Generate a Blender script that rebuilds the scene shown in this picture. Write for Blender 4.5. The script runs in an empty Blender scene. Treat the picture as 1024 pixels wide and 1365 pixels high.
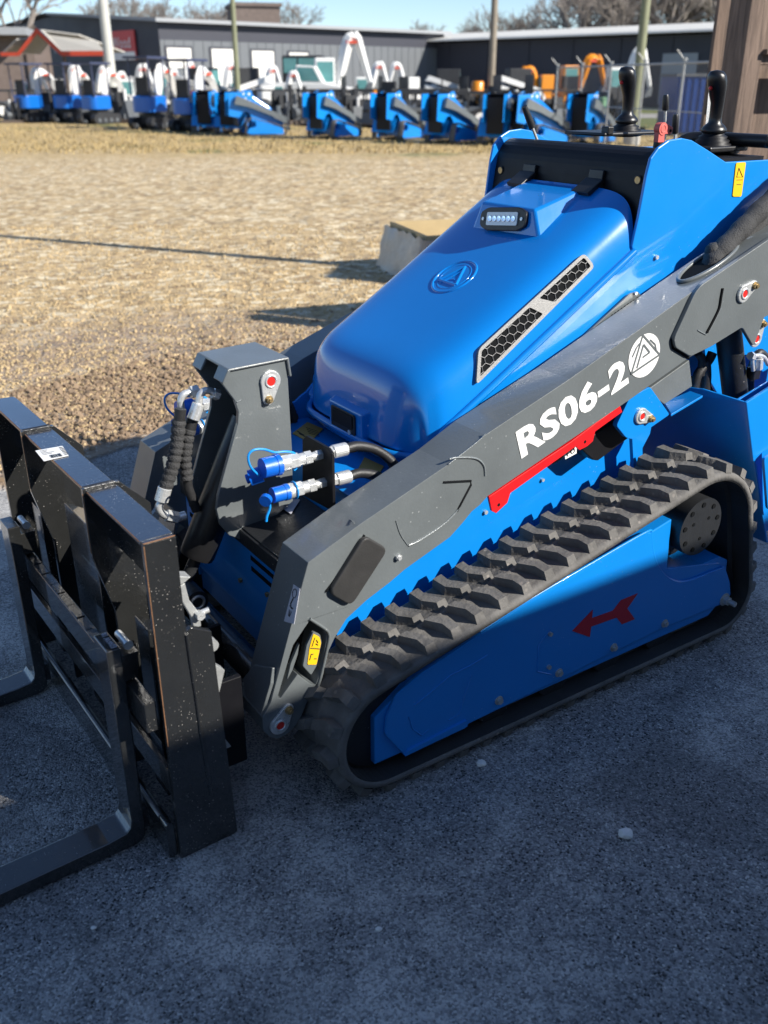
import bpy, bmesh, math, random
from mathutils import Vector, Matrix, Euler
from mathutils.geometry import tessellate_polygon
random.seed(11)
PI = math.pi
R = math.radians
scene = bpy.context.scene
COL = scene.collection

# ------------------------------------------------------------------ camera maths
F = 1240.; CX = 512.; CY = 682.5; HC = 1.5
PITCH = math.atan((CY-108.)/F); AZ = R(56.3)
SP, CP = math.sin(PITCH), math.cos(PITCH)
U = (math.sin(AZ), math.cos(AZ)); V = (-math.cos(AZ), math.sin(AZ))
def ray(x, y):
    a = (x-CX)/F; b = (CY-y)/F
    return (a, CP+b*SP, -SP+b*CP)
def G(x, y, z=0.):                       # point of a horizontal plane seen at a pixel
    r = ray(x, y); k = (z-HC)/r[2]
    return Vector((r[0]*k, r[1]*k, z))
O = G(520, 1058)
def W(x, y, D):                          # point at depth D
    r = ray(x, y); k = D/r[1]
    return Vector((r[0]*k, D, HC+k*r[2]))
_c = (-O.x*U[0]-O.y*U[1], -O.x*V[0]-O.y*V[1], HC)
def on(x, y, ax, val):                   # machine coordinates: s to the rear, t to the far side, z up
    r = ray(x, y); d = (r[0]*U[0]+r[1]*U[1], r[0]*V[0]+r[1]*V[1], r[2])
    k = (val-_c[ax])/d[ax]
    return Vector([_c[i]+k*d[i] for i in range(3)])
def T(x, y, t): return on(x, y, 1, t)
def S(x, y, s): return on(x, y, 0, s)
def Z(x, y, z): return on(x, y, 2, z)
def sz(pts, t): return [(T(x, y, t).x, T(x, y, t).z) for x, y in pts]
def mw(s, t, z=0.): return Vector((O.x+s*U[0]+t*V[0], O.y+s*U[1]+t*V[1], z))

# ------------------------------------------------------------------ materials
MATS = {}
def nd(nt, typ, **kw):
    n = nt.nodes.new(typ)
    for k, v in kw.items():
        if k in ('operation', 'feature', 'blend_type', 'noise_dimensions', 'data_type', 'distance', 'wave_type', 'bands_direction'): setattr(n, k, v)
        else: n.inputs[k.replace('_', ' ')].default_value = v
    return n
def ramp(nt, a, b, ca=(0,0,0,1), cb=(1,1,1,1)):
    n = nt.nodes.new('ShaderNodeValToRGB')
    n.color_ramp.elements[0].position = a; n.color_ramp.elements[1].position = b
    n.color_ramp.elements[0].color = ca; n.color_ramp.elements[1].color = cb
    return n
def mixc(nt, fac, a, b, blend='MIX'):
    n = nt.nodes.new('ShaderNodeMix'); n.data_type = 'RGBA'; n.blend_type = blend
    for i, v in ((0, fac), (6, a), (7, b)):
        if hasattr(v, 'links') or hasattr(v, 'is_linked'): nt.links.new(v, n.inputs[i])
        elif i == 0: n.inputs[0].default_value = v
        else: n.inputs[i].default_value = tuple(v)+((1,) if len(v) == 3 else ())
    return n.outputs[2]
def mat(name, col, rough=.5, ior=1.5, metal=0., var=.08, scale=8., bump=0., bscale=60., spots=None, coat=0., rvar=.1, spec=.5, emit=None):
    m = bpy.data.materials.new(name); m.use_nodes = True; nt = m.node_tree
    p = nt.nodes['Principled BSDF']; L = nt.links.new
    tc = nt.nodes.new('ShaderNodeTexCoord'); co = tc.outputs['Object']
    no = nd(nt, 'ShaderNodeTexNoise', Scale=scale, Detail=5., Roughness=.6); L(co, no.inputs['Vector'])
    dk = tuple(c*(1-var*1.6) for c in col); lt = tuple(min(1, c*(1+var)) for c in col)
    c = mixc(nt, no.outputs['Fac'], dk, lt)
    if spots:                               # flecks of dust, chips or lime: (colour, scale, size, amount)
        for sc, ss, sr in spots:
            vo = nd(nt, 'ShaderNodeTexVoronoi', Scale=ss); L(co, vo.inputs['Vector'])
            rp = ramp(nt, sr*.6, sr, (1,1,1,1), (0,0,0,1)); L(vo.outputs['Distance'], rp.inputs[0])
            n2 = nd(nt, 'ShaderNodeTexNoise', Scale=ss*.09, Detail=3.); L(co, n2.inputs['Vector'])
            r2 = ramp(nt, .5, .62); L(n2.outputs['Fac'], r2.inputs[0])
            mu = nd(nt, 'ShaderNodeMath', operation='MULTIPLY'); L(rp.outputs[0], mu.inputs[0]); L(r2.outputs[0], mu.inputs[1])
            c = mixc(nt, mu.outputs[0], c, sc)
    L(c, p.inputs['Base Color'])
    n3 = nd(nt, 'ShaderNodeTexNoise', Scale=scale*2.3, Detail=6.); L(co, n3.inputs['Vector'])
    mr = nt.nodes.new('ShaderNodeMapRange'); mr.inputs[3].default_value = max(.02, rough-rvar); mr.inputs[4].default_value = min(1, rough+rvar)
    L(n3.outputs['Fac'], mr.inputs[0]); L(mr.outputs[0], p.inputs['Roughness'])
    p.inputs['Metallic'].default_value = metal; p.inputs['IOR'].default_value = ior
    p.inputs['Coat Weight'].default_value = coat; p.inputs['Coat Roughness'].default_value = .06
    p.inputs['Specular IOR Level'].default_value = spec
    if emit: p.inputs['Emission Color'].default_value = tuple(emit)+(1,); p.inputs['Emission Strength'].default_value = 1
    if bump:
        n4 = nd(nt, 'ShaderNodeTexNoise', Scale=bscale, Detail=4.); L(co, n4.inputs['Vector'])
        b = nt.nodes.new('ShaderNodeBump'); b.inputs['Strength'].default_value = bump; b.inputs['Distance'].default_value = .004
        L(n4.outputs['Fac'], b.inputs['Height']); L(b.outputs[0], p.inputs['Normal'])
    MATS[name] = m
    return m
DUST = (.42, .38, .33)
mat('blue_paint', (.004, .215, .66), .32, var=.05, scale=5, coat=.35, bump=.03, bscale=90, spots=[((.25, .42, .75), 70, .10)], rvar=.08)
mat('hood_paint', (.003, .195, .62), .20, var=.06, scale=3, coat=.6, bump=.015, bscale=60, rvar=.08, spec=.35)
mat('grey_paint', (.135, .150, .154), .33, var=.18, scale=7, coat=.3, bump=.10, bscale=140, spots=[((.3, .31, .31), 55, .12)])
mat('black_paint', (.020, .0205, .020), .24, var=.25, scale=10, coat=.9, bump=.2, bscale=120, spec=.8, spots=[((.45, .42, .38), 150, .15), ((.4, .38, .36), 70, .09)])
mat('black_sky_gloss', (.020, .024, .034), .22, ior=2.3, var=.25, scale=10, coat=.9, bump=.15, bscale=120, spots=[((.5, .5, .5), 170, .17), ((.4, .4, .4), 80, .10)])  # blue tint and high IOR put the sky's reflection into the top plates
mat('dark_cover', (.006, .006, .008), .5, var=.1, scale=12, bump=.06, bscale=300, spec=.3)
mat('black_plastic', (.012, .012, .013), .38, var=.1, scale=20, bump=.05, bscale=400)
mat('grip_rubber', (.010, .010, .011), .33, var=.1, scale=30, bump=.12, bscale=700)
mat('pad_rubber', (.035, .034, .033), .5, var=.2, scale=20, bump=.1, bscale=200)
mat('rubber', (.145, .139, .131), .85, var=.45, scale=14, bump=.6, bscale=90, spots=[((.22, .20, .18), 60, .34), ((.16, .15, .14), 150, .34)])
mat('hose_rubber', (.020, .020, .021), .5, var=.2, scale=40, bump=.2, bscale=300)
mat('sleeve', (.045, .045, .046), .8, var=.4, scale=40, bump=.8, bscale=250)
mat('zinc', (.72, .73, .72), .3, metal=.55, var=.15, scale=60, bump=.2, bscale=200)
mat('zinc_dull', (.50, .51, .50), .4, metal=.5, var=.2, scale=60, bump=.2, bscale=200)
mat('steel_dark', (.028, .03, .033), .42, metal=.3, var=.25, scale=15, bump=.2, bscale=100, spots=[(DUST, 60, .12)])
mat('motor_steel', (.035, .037, .04), .38, metal=.35, var=.15, scale=30, bump=.1, bscale=150)
mat('brass', (.50, .38, .20), .4, metal=.8, var=.3, scale=50)
mat('red_paint', (.70, .012, .015), .35, var=.06, scale=10, coat=.3)
mat('red_decal', (.45, .012, .03), .4, var=.06)
mat('red_cap', (.62, .02, .015), .4, var=.1)
mat('pink_red', (.62, .13, .11), .5, var=.05, scale=20)
mat('white_decal', (.82, .82, .80), .45, var=.03)
mat('silver_decal', (.24, .237, .23), .5, metal=.3, var=.1, scale=150, bump=.3, bscale=800)
mat('yellow_decal', (.85, .50, .01), .45, var=.05)
mat('dull_yellow', (.42, .30, .08), .5, var=.1)
mat('label_grey', (.50, .50, .56), .5, var=.05)
mat('ink', (.02, .02, .02), .5)
mat('weld', (.20, .22, .225), .28, metal=.1, var=.15, scale=90, bump=.25, bscale=300, coat=.8)
mat('groove', (.006, .007, .008), .8, spec=.1)
mat('lamp_glass', (.75, .76, .74), .15, var=.1, scale=200, coat=1.)
mat('chrome', (.8, .8, .8), .08, metal=1., var=.02)
mat('blue_cap', (.002, .12, .60), .4, var=.06, scale=60, bump=.1, bscale=200)
mat('blue_cord', (.01, .28, .75), .35)
mat('rust', (.26, .13, .06), .8, var=.4, scale=60)
mat('highlight_pale', (.50, .47, .43), .6, var=.3, scale=80, metal=.2)
mat('stone', (.80, .78, .74), .8, var=.2, scale=30, bump=.5, bscale=50)
mat('timber_grey', (.155, .122, .10), .85, var=.4, scale=6)
mat('plywood', (.50, .38, .20), .7, var=.15, scale=6)
mat('wrap', (.36, .33, .30), .35, var=.3, scale=9, bump=1., bscale=30)
mat('wall_navy', (.036, .038, .052), .6, var=.08, scale=.4)
mat('wall_grey', (.13, .14, .15), .6, var=.08, scale=.4)
mat('roof_pale', (.66, .64, .58), .6, var=.1, scale=.5)
mat('roof_tan', (.40, .38, .34), .7, var=.1, scale=.5)
mat('roof_edge', (.30, .31, .32), .6)
mat('door_white', (.72, .70, .64), .6, var=.05, scale=.8)
mat('door_pale', (.34, .35, .37), .6)
mat('trim_red', (.60, .07, .03), .6)
mat('sign_red', (.58, .04, .04), .5, var=.05)
mat('brick', (.17, .13, .11), .8, var=.3, scale=3)
mat('dark_opening', (.010, .011, .014), .5)
mat('glass_teal', (.10, .26, .26), .1, var=.3, scale=1.5)
mat('pole_wood', (.26, .22, .17), .8, var=.25, scale=5)
mat('pole_green', (.22, .23, .14), .8, var=.2, scale=5)
mat('pole_pale', (.48, .48, .44), .6, var=.12, scale=3)
mat('white_paint', (.74, .73, .70), .4, var=.08, scale=2, coat=.2)
mat('orange_paint', (.70, .24, .008), .4, var=.12, scale=2, coat=.2)
mat('loader_blue', (.003, .13, .52), .35, coat=.3)
mat('loader_navy', (.003, .04, .20), .45)
mat('dark_machine', (.022, .023, .026), .6, var=.3, scale=3)
mat('mid_machine', (.10, .11, .12), .6, var=.3, scale=3)
mat('trailer_red', (.30, .03, .025), .5)
mat('canopy_navy', (.04, .05, .10), .5)
mat('galv', (.36, .36, .35), .45, metal=.5)
mat('bark', (.13, .105, .088), .9, var=.3, scale=3)
mat('twig', (.27, .235, .205), .9, var=.3, scale=3)
mat('green_box', (.22, .42, .24), .6)
mat('concrete', (.42, .40, .36), .85, var=.15, scale=2, bump=.4, bscale=20)
mat('conifer', (.03, .05, .022), .8, var=.4, scale=2)

# ------------------------------------------------------------------ mesh builder
SPLIT = {'idler_wheel', 'weld_bead', 'rear_hose', 'tine_hook', 'vent_slot', 'latch_fitting', 'motor_bolt', 'roller', 'bar_hole', 'lamp_reflector', 'wheel', 'hose_sheath', 'side_upright', 'joystick_base', 'crate_skid', 'arm_dark_line', 'hex_mesh_panel'}
class MB:
    def __init__(s): s.v = []; s.f = []; s.sm = []
    def add(s, vs, fs, smooth=False):
        b = len(s.v); s.v += [tuple(p) for p in vs]
        for f in fs: s.f.append(tuple(b+i for i in f)); s.sm.append(smooth)
        return s
    def box(s, a, b, M=None):
        x0, y0, z0 = a; x1, y1, z1 = b
        vs = [Vector((x, y, z)) for x in (x0, x1) for y in (y0, y1) for z in (z0, z1)]
        if M: vs = [M @ p for p in vs]
        return s.add(vs, [(0,1,3,2), (4,6,7,5), (0,4,5,1), (2,3,7,6), (0,2,6,4), (1,5,7,3)])
    def cbox(s, c, d, rot=(0,0,0)):
        M = Matrix.Translation(c) @ Euler(rot).to_matrix().to_4x4()
        return s.box([-q/2 for q in d], [q/2 for q in d], M)
    def prism(s, pts, off, holes=()):        # 3D polygon extruded by a vector
        pts = [Vector(p) for p in pts]; off = Vector(off)
        loops = [pts]+[[Vector(p) for p in h] for h in holes]
        flat = [p for l in loops for p in l]; n = len(flat)
        if holes:
            tri = tessellate_polygon(loops)
            fs = [tuple(t) for t in tri]; fs += [tuple(i+n for i in reversed(t)) for t in tri]
        else:
            fs = [tuple(range(n-1, -1, -1)), tuple(range(n, 2*n))]
        b = 0
        for l in loops:
            m = len(l)
            for i in range(m):
                j = (i+1) % m; fs.append((b+i, b+j, b+j+n, b+i+n))
            b += m
        return s.add(flat+[p+off for p in flat], fs)
    def plate(s, p2, t0, t1, holes=()):      # (s,z) outline between two t
        return s.prism([(a, t0, b) for a, b in p2], (0, t1-t0, 0), [[(a, t0, b) for a, b in h] for h in holes])
    def quad(s, *p): return s.add(p, [tuple(range(len(p)))])
    def tube(s, path, r, n=10, cap=True, smooth=True, ry=None):
        path = [Vector(p) for p in path]; rr = r if isinstance(r, (list, tuple)) else [r]*len(path)
        rings = []; up = None
        for i, p in enumerate(path):
            d = (path[min(i+1, len(path)-1)]-path[max(i-1, 0)]).normalized()
            if up is None:
                up = Vector((0,0,1)) if abs(d.z) < .9 else Vector((1,0,0))
            a = (up-d*up.dot(d)).normalized(); b = d.cross(a); up = a
            rings.append([p+a*(rr[i]*math.cos(2*PI*k/n))+b*(rr[i]*math.sin(2*PI*k/n)) for k in range(n)])
        vs = [q for g in rings for q in g]; fs = []
        for i in range(len(rings)-1):
            for k in range(n):
                k2 = (k+1) % n; fs.append((i*n+k, i*n+k2, (i+1)*n+k2, (i+1)*n+k))
        s.add(vs, fs, smooth)
        if cap: s.add(rings[0], [tuple(range(n-1, -1, -1))]); s.add(rings[-1], [tuple(range(n))])
        return s
    def cyl(s, p0, p1, r, n=24, smooth=True): return s.tube([p0, p1], r, n, True, smooth)
    def knurl(s, p0, p1, r): return s.tube([p0, Vector(p0).lerp(Vector(p1), .04), Vector(p0).lerp(Vector(p1), .96), p1], [r*.9, r, r, r*.9], 18, True, False)
    def hexnut(s, p0, p1, r): return s.tube([p0, p1], r, 6, True, False)
    def lathe(s, prof, M, n=24):             # profile (r, h) about the local z
        vs = []; fs = []
        for r, h in prof:
            for k in range(n): vs.append(M @ Vector((r*math.cos(2*PI*k/n), r*math.sin(2*PI*k/n), h)))
        for i in range(len(prof)-1):
            for k in range(n):
                k2 = (k+1) % n; fs.append((i*n+k, i*n+k2, (i+1)*n+k2, (i+1)*n+k))
        s.add(vs, fs, True)
        s.add([vs[k] for k in range(n)], [tuple(range(n-1, -1, -1))]); s.add(vs[-n:], [tuple(range(n))])
        return s
    def merge(s, o): return s.add(o.v, o.f)
    def islands(s):
        par = list(range(len(s.v)))
        def find(a):
            while par[a] != a: par[a] = par[par[a]]; a = par[a]
            return a
        key = {}
        for i, p in enumerate(s.v):
            k = (round(p[0], 5), round(p[1], 5), round(p[2], 5))
            if k in key: par[find(i)] = find(key[k])
            else: key[k] = i
        for f in s.f:
            for a in f[1:]: par[find(a)] = find(f[0])
        g = {}
        for f, q in zip(s.f, s.sm): g.setdefault(find(f[0]), []).append((f, q))
        out = []
        for fl in g.values():
            o = MB(); m = {}
            for f, q in fl:
                for a in f:
                    if a not in m: m[a] = len(o.v); o.v.append(s.v[a])
                o.f.append(tuple(m[a] for a in f)); o.sm.append(q)
            out.append(o)
        return out
    def build(s, name, m, parent=None, bevel=0., seg=2, subsurf=0, smooth=None, weld=False):
        if name in SPLIT:
            parts = s.islands()
            if len(parts) > 1: return [o.build1(name, m, parent, bevel, seg, subsurf, smooth, weld) for o in parts][0]
        return s.build1(name, m, parent, bevel, seg, subsurf, smooth, weld)
    def build1(s, name, m, parent=None, bevel=0., seg=2, subsurf=0, smooth=None, weld=False):
        me = bpy.data.meshes.new(name); me.from_pydata(s.v, [], s.f); me.update()
        for p, q in zip(me.polygons, s.sm): p.use_smooth = q if smooth is None else smooth
        bm = bmesh.new(); bm.from_mesh(me)
        if weld: bmesh.ops.remove_doubles(bm, verts=bm.verts, dist=1e-5)
        bmesh.ops.recalc_face_normals(bm, faces=bm.faces); bm.to_mesh(me); bm.free()
        me.materials.append(MATS[m] if isinstance(m, str) else m)
        o = bpy.data.objects.new(name, me); COL.objects.link(o)
        if parent: o.parent = parent
        if bevel:
            b = o.modifiers.new('b', 'BEVEL'); b.width = bevel; b.segments = seg; b.limit_method = 'ANGLE'; b.angle_limit = R(35); b.use_clamp_overlap = True
        if subsurf:
            b = o.modifiers.new('s', 'SUBSURF'); b.levels = subsurf; b.render_levels = subsurf
        return o
def arc(c, r, a0, a1, n=10):
    return [(c[0]+r*math.cos(R(a0+(a1-a0)*i/n)), c[1]+r*math.sin(R(a0+(a1-a0)*i/n))) for i in range(n+1)]
def rounded(pts, r, n=5):                    # round the corners of a 2D polygon
    out = []; m = len(pts); rs = r if isinstance(r, (list, tuple)) else [r]*m
    for i in range(m):
        p = Vector(pts[i]); a = Vector(pts[i-1]); b = Vector(pts[(i+1) % m])
        if rs[i] <= 0: out.append(tuple(p)); continue
        da = (a-p); db = (b-p); la = min(rs[i], da.length*.45); lb = min(rs[i], db.length*.45)
        q0 = p+da.normalized()*la; q1 = p+db.normalized()*lb
        for k in range(n+1):
            u = k/n; out.append(tuple(q0*(1-u)**2+p*2*u*(1-u)+q1*u*u))
    return out
def smoothpath(pts, n=6):                    # Catmull-Rom
    P = [Vector(p) for p in pts]; P = [P[0]*2-P[1]]+P+[P[-1]*2-P[-2]]; out = []
    for i in range(1, len(P)-2):
        for k in range(n):
            u = k/n; a, b, c, d = P[i-1:i+3]
            out.append(.5*((2*b)+(c-a)*u+(2*a-5*b+4*c-d)*u*u+(3*b-3*c+d-a)*u**3))
    out.append(P[-2]); return out
def empty(name, loc, rz, label, cat, group=None):
    o = bpy.data.objects.new(name, None); COL.objects.link(o); o.location = loc; o.rotation_euler = (0, 0, rz)
    o['label'] = label; o['category'] = cat
    if group: o['group'] = group
    return o
def tag(o, label, cat, group=None):
    o['label'] = label; o['category'] = cat
    if group: o['group'] = group
    return o
def struct(o, kind='structure'): o['kind'] = kind; return o
def text_mesh(txt, bold=.0, n=3):
    c = bpy.data.curves.new('t', 'FONT'); c.body = txt; c.size = 1; c.offset = bold; c.resolution_u = n; c.align_x = 'LEFT'; c.space_character = 1.04
    o = bpy.data.objects.new('t', c); COL.objects.link(o); bpy.context.view_layer.update()
    me = bpy.data.meshes.new_from_object(o.evaluated_get(bpy.context.evaluated_depsgraph_get()))
    vs = [v.co.copy() for v in me.vertices]; fs = [tuple(p.vertices) for p in me.polygons]
    bpy.data.objects.remove(o); bpy.data.meshes.remove(me)
    x0 = min(v.x for v in vs); x1 = max(v.x for v in vs); y0 = min(v.y for v in vs); y1 = max(v.y for v in vs)
    return [((v.x-x0)/(x1-x0), (v.y-y0)/(y1-y0)) for v in vs], fs
def put_text(mb, txt, bl, br, tl, off=(0,0,0), bold=0.):
    v, f = text_mesh(txt, bold); bl, br, tl, off = Vector(bl), Vector(br), Vector(tl), Vector(off)
    mb.add([bl+(br-bl)*a+(tl-bl)*b+off for a, b in v], f); return mb
EXPO = 0.77
# ================================================================== THE TRACK LOADER
C0 = .58
ROT = R(90)-AZ
def mirror(mb):
    o = MB(); o.v = [(a, 2*C0-b, c) for a, b, c in mb.v]; o.f = list(mb.f); o.sm = list(mb.sm); return o
loader = empty('track_loader', O, ROT, 'large blue tracked loader with grey lift arm in the foreground on the asphalt', 'loader')
loader_sub = []                                         # parts that are copied for the loaders of the same kind far off
def P(mb, name, m, parent=loader, keep=False, **k):
    o = mb.build(name, m, parent, **k)
    if keep: loader_sub.append(o)
    return o

# ---- rubber tracks
circ = [((.010, .168), .146), ((1.040, .365), .196), ((1.185, .135), .113)]
def track_path(inset=0.):
    pts = []
    for (cx, cz), r in circ:
        for k in range(180): pts.append((cx+(r-inset)*math.cos(R(k*2)), cz+(r-inset)*math.sin(R(k*2))))
    pts = sorted(set((round(a, 6), round(b, 6)) for a, b in pts))
    def half(ps):
        h = []
        for p in ps:
            while len(h) > 1 and (h[-1][0]-h[-2][0])*(p[1]-h[-2][1])-(h[-1][1]-h[-2][1])*(p[0]-h[-2][0]) <= 0: h.pop()
            h.append(p)
        return h[:-1]
    hull = half(pts)+half(pts[::-1])
    L = [Vector(p) for p in hull]; d = [0]
    for i in range(len(L)): d.append(d[-1]+(L[(i+1) % len(L)]-L[i]).length)
    return L, d
TL, TD = track_path(); PER = TD[-1]
def tp(u):
    u %= PER
    for i in range(len(TL)):
        if TD[i+1] >= u:
            a, b = TL[i], TL[(i+1) % len(TL)]; w = (u-TD[i])/max(1e-9, TD[i+1]-TD[i])
            p = a.lerp(b, w); dd = (b-a).normalized(); return p, Vector((dd.y, -dd.x))   # position, outward normal
def tp3(u, t, h):
    p, n = tp(u)
    e = .012                                           # smoothed normal
    n = (tp(u-e)[1]+tp(u+e)[1]+n).normalized()
    q = p+n*h; return (q.x, t, q.y)
NB = 168
belt = MB()
vs = []
for i in range(NB):
    u = PER*i/NB
    for t, h in ((.0, -.020), (.0, -.006), (.006, -.001), (.012, 0), (.092, 0), (.097, .003), (.102, 0), (.188, 0), (.194, -.001), (.2, -.006), (.2, -.020)):
        vs.append(tp3(u, t, h))
K = 11; fs = []
for i in range(NB):
    j = (i+1) % NB
    for k in range(K): k2 = (k+1) % K; fs.append((i*K+k, i*K+k2, j*K+k2, j*K+k))
belt.add(vs, fs, True)
NL = round(PER/.0705); PL = PER/NL
random.seed(5)
def lug(mb, u0, poly, sub=3):
    def dens(p):
        out = []
        for i in range(len(p)):
            a, b = p[i], p[(i+1) % len(p)]
            for k in range(sub): out.append((a[0]+(b[0]-a[0])*k/sub, a[1]+(b[1]-a[1])*k/sub))
        return out
    cx = sum(p[0] for p in poly)/len(poly); cy = sum(p[1] for p in poly)/len(poly)
    j = random.uniform(-.0015, .0015)
    base = []; top = []
    for q in poly:
        d = Vector((q[0]-cx, q[1]-cy)); l = d.length; d.normalize()
        base.append((q[0]+d.x*.004, min(.1985, max(.0015, q[1]+d.y*.003)))); top.append((q[0]-d.x*.0035, q[1]-d.y*.003))
    base, top = dens(base), dens(top); n = len(base)
    vb = [tp3(u0+a+j, t, -.001) for a, t in base]; vt = [tp3(u0+a+j, t, .0225) for a, t in top]
    c = tp3(u0+cx+j, cy, .0225)
    # the L-shaped top is split into two convex fans by ordering: use tessellation instead
    tri = tessellate_polygon([[Vector((a, b, 0)) for a, b in top]])
    mb.add(vb+vt, [(i, (i+1) % n, (i+1) % n+n, i+n) for i in range(n)]+[tuple(i+n for i in t) for t in tri])
# the track path runs along the ground to the rear and back along the top to the front
inner = [(.014, .196), (-.014, .196), (-.014, .152), (-.036, .110), (-.010, .110), (.014, .146)]
outer = [(.014, .088), (-.010, .088), (-.032, .046), (-.032, .006), (-.007, .006), (-.006, .040)]
lugs = MB()
for i in range(NL):
    lug(lugs, i*PL, inner); lug(lugs, i*PL+PL*.5, outer)
tr = P(belt, 'rubber_track', 'rubber', keep=True)
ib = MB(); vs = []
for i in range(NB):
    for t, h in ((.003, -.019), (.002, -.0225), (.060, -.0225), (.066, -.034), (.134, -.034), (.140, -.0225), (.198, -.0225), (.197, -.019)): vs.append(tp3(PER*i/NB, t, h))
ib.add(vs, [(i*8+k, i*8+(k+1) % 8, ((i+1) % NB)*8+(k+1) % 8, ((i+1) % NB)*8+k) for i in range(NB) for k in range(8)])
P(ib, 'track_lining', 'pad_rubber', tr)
lg = P(lugs, 'tread_lug', 'rubber', tr); lg['kind'] = 'stuff'
loader_sub.append(lg)
tr2 = P(mirror(belt), 'rubber_track', 'rubber', keep=True)
lg2 = P(mirror(lugs), 'tread_lug', 'rubber', tr2); lg2['kind'] = 'stuff'

# ---- track frame (blue), rollers, idler, drive motor
def sidefr(side):
    f = MB()
    o1 = sz([(539,1007), (512,978), (514,955), (527,925), (560,897), (700,803), (860,709), (868,709)], .03)
    o1 += sz([(870,730), (876,752), (888,770), (905,776), (925,772), (950,762), (966,757), (972,775), (973,792), (966,803)], .03)
    o1 += sz([(880,838), (800,877), (700,927), (622,965), (620,970)], .03)
    f.plate(rounded(o1, .006, 2), .026, .034)
    back = [(-.02, .07), (-.02, .20), (.06, .255), (.92, .45), (.93, .30), (1.16, .25), (1.21, .12), (1.15, .075)]
    f.plate(back, .034, .15)
    f2 = MB()                                              # lower edge flange and rear shelf
    f2.plate(sz([(539,1007), (543,999), (621,959), (622,967)], .024), .019, .031)
    f2.tube(smoothpath([(a, .030, b) for a, b in sz([(640,842), (700,803), (780,756), (860,710), (867,712), (869,730), (875,752), (888,769), (905,776), (925,772), (950,762), (964,757)], .03)], 4), .0045, 8)
    f3 = MB()
    f3.plate([(.93, .262), (1.16, .268), (1.20, .245), (1.21, .13), (1.09, .12), (1.05, .20), (.93, .20)], .036, .16)
    ro = MB(); bo = []
    for x, y in ((590,968), (667,935), (747,898), (820,864), (888,832)):
        p = T(x, y, .02); ro.cyl((p.x, .04, .09), (p.x, .165, .09), .055, 28)
    idl = MB(); idl.cyl((.01, .05, .168), (.01, .15, .168), .115, 40); idl.cyl((1.185, .05, .135), (1.185, .15, .135), .085, 32)
    for (x, y) in ((667,935), (747,898), (820,864), (888,832), (968,800)):
        p = T(x, y, .02); b = MB(); r = .0085 if x < 960 else .014
        b.hexnut((p.x, .026, p.z), (p.x, .026-r*1.1, p.z), r); b.cyl((p.x, .027, p.z), (p.x, .024, p.z), r*1.45, 16)
        if x > 960: b.cyl((p.x, .02, p.z), (p.x, -.012, p.z), .008, 12)
        bo.append(b)
    for (x, y) in ((735,846), (733,890)):
        p = T(x, y, .02); b = MB(); b.hexnut((p.x, .026, p.z), (p.x, .019, p.z), .006); bo.append(b)
    we = MB()
    we.tube([(a, .0255, b) for a, b in sz([(552,940), (575,922), (600,900), (625,888), (650,873)], .026)], .0022, 5)
    we.tube([(a, .0255, b) for a, b in sz([(598,960), (612,952), (620,925), (628,900)], .026)], .0016, 5)
    we.tube([(a, .0255, b) for a, b in sz([(716,895), (718,860), (733,838)], .026)], .0014, 5)
    we.tube([(a, .0255, b) for a, b in sz([(716,895), (735,899)], .026)], .0014, 5)
    we.tube([(a, .0255, b) for a, b in sz([(545,955), (550,972), (562,980), (572,972)], .026)], .0016, 5)
    mo = MB()
    c = T(931, 701, .02); mc = (c.x, c.z)
    mo.cyl((mc[0], .012, mc[1]), (mc[0], .13, mc[1]), .083, 48)
    mo.cyl((mc[0], .10, mc[1]), (mc[0], .19, mc[1]), .125, 48)
    mb = MB()
    for k in range(9):
        a = 2*PI*k/9+.2; q = (mc[0]+.066*math.cos(a), mc[1]+.066*math.sin(a))
        mb.cyl((q[0], .013, q[1]), (q[0], .0095, q[1]), .007, 14)
    for k in range(3):
        a = 2*PI*k/3+.6; q = (mc[0]+.035*math.cos(a), mc[1]+.035*math.sin(a)); mb.cyl((q[0], .013, q[1]), (q[0], .0105, q[1]), .005, 12)
    hub = MB()
    for k in range(4):
        a = R(190+22*k); q = (mc[0]+.105*math.cos(a), mc[1]+.105*math.sin(a)); hub.hexnut((q[0], .10, q[1]), (q[0], .088, q[1]), .009)
    L = [(f, 'track_frame', 'blue_paint'), (f2, 'lower_flange', 'blue_paint'), (f3, 'rear_shelf', 'blue_paint'), (ro, 'roller', 'steel_dark'), (idl, 'idler_wheel', 'steel_dark'), (mo, 'drive_motor', 'motor_steel')]
    if side < 0: L = [(mirror(a), b, c) for a, b, c in L]
    fr = None
    for i, (a, b, c) in enumerate(L):
        o = P(a, b, c, loader if b in ('track_frame', 'drive_motor') else fr, keep=(i == 0), bevel=.003 if i in (0, 1, 2) else (.004 if i == 5 else 0))
        if i == 0: fr = o
        if i == 5: dm = o
    if side > 0:
        for b in bo: P(b, 'bolt', 'zinc_dull', fr, bevel=.0008, seg=1)
        P(we, 'weld_bead', 'blue_paint', fr); P(mb, 'motor_bolt', 'groove', dm); P(hub, 'hub_nut', 'zinc_dull', dm)
        ar = MB()                                        # red arrow decal
        q = sz([(763,841), (790,813), (789,824), (817,814), (828,800), (850,791), (836,811), (846,825), (829,832), (822,823), (788,835), (786,849)], .0255)
        ar.plate(q, .0245, .026)
        loader_sub.append(P(ar, 'arrow_decal', 'red_decal', fr))
    return fr
sidefr(1); sidefr(-1)

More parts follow.
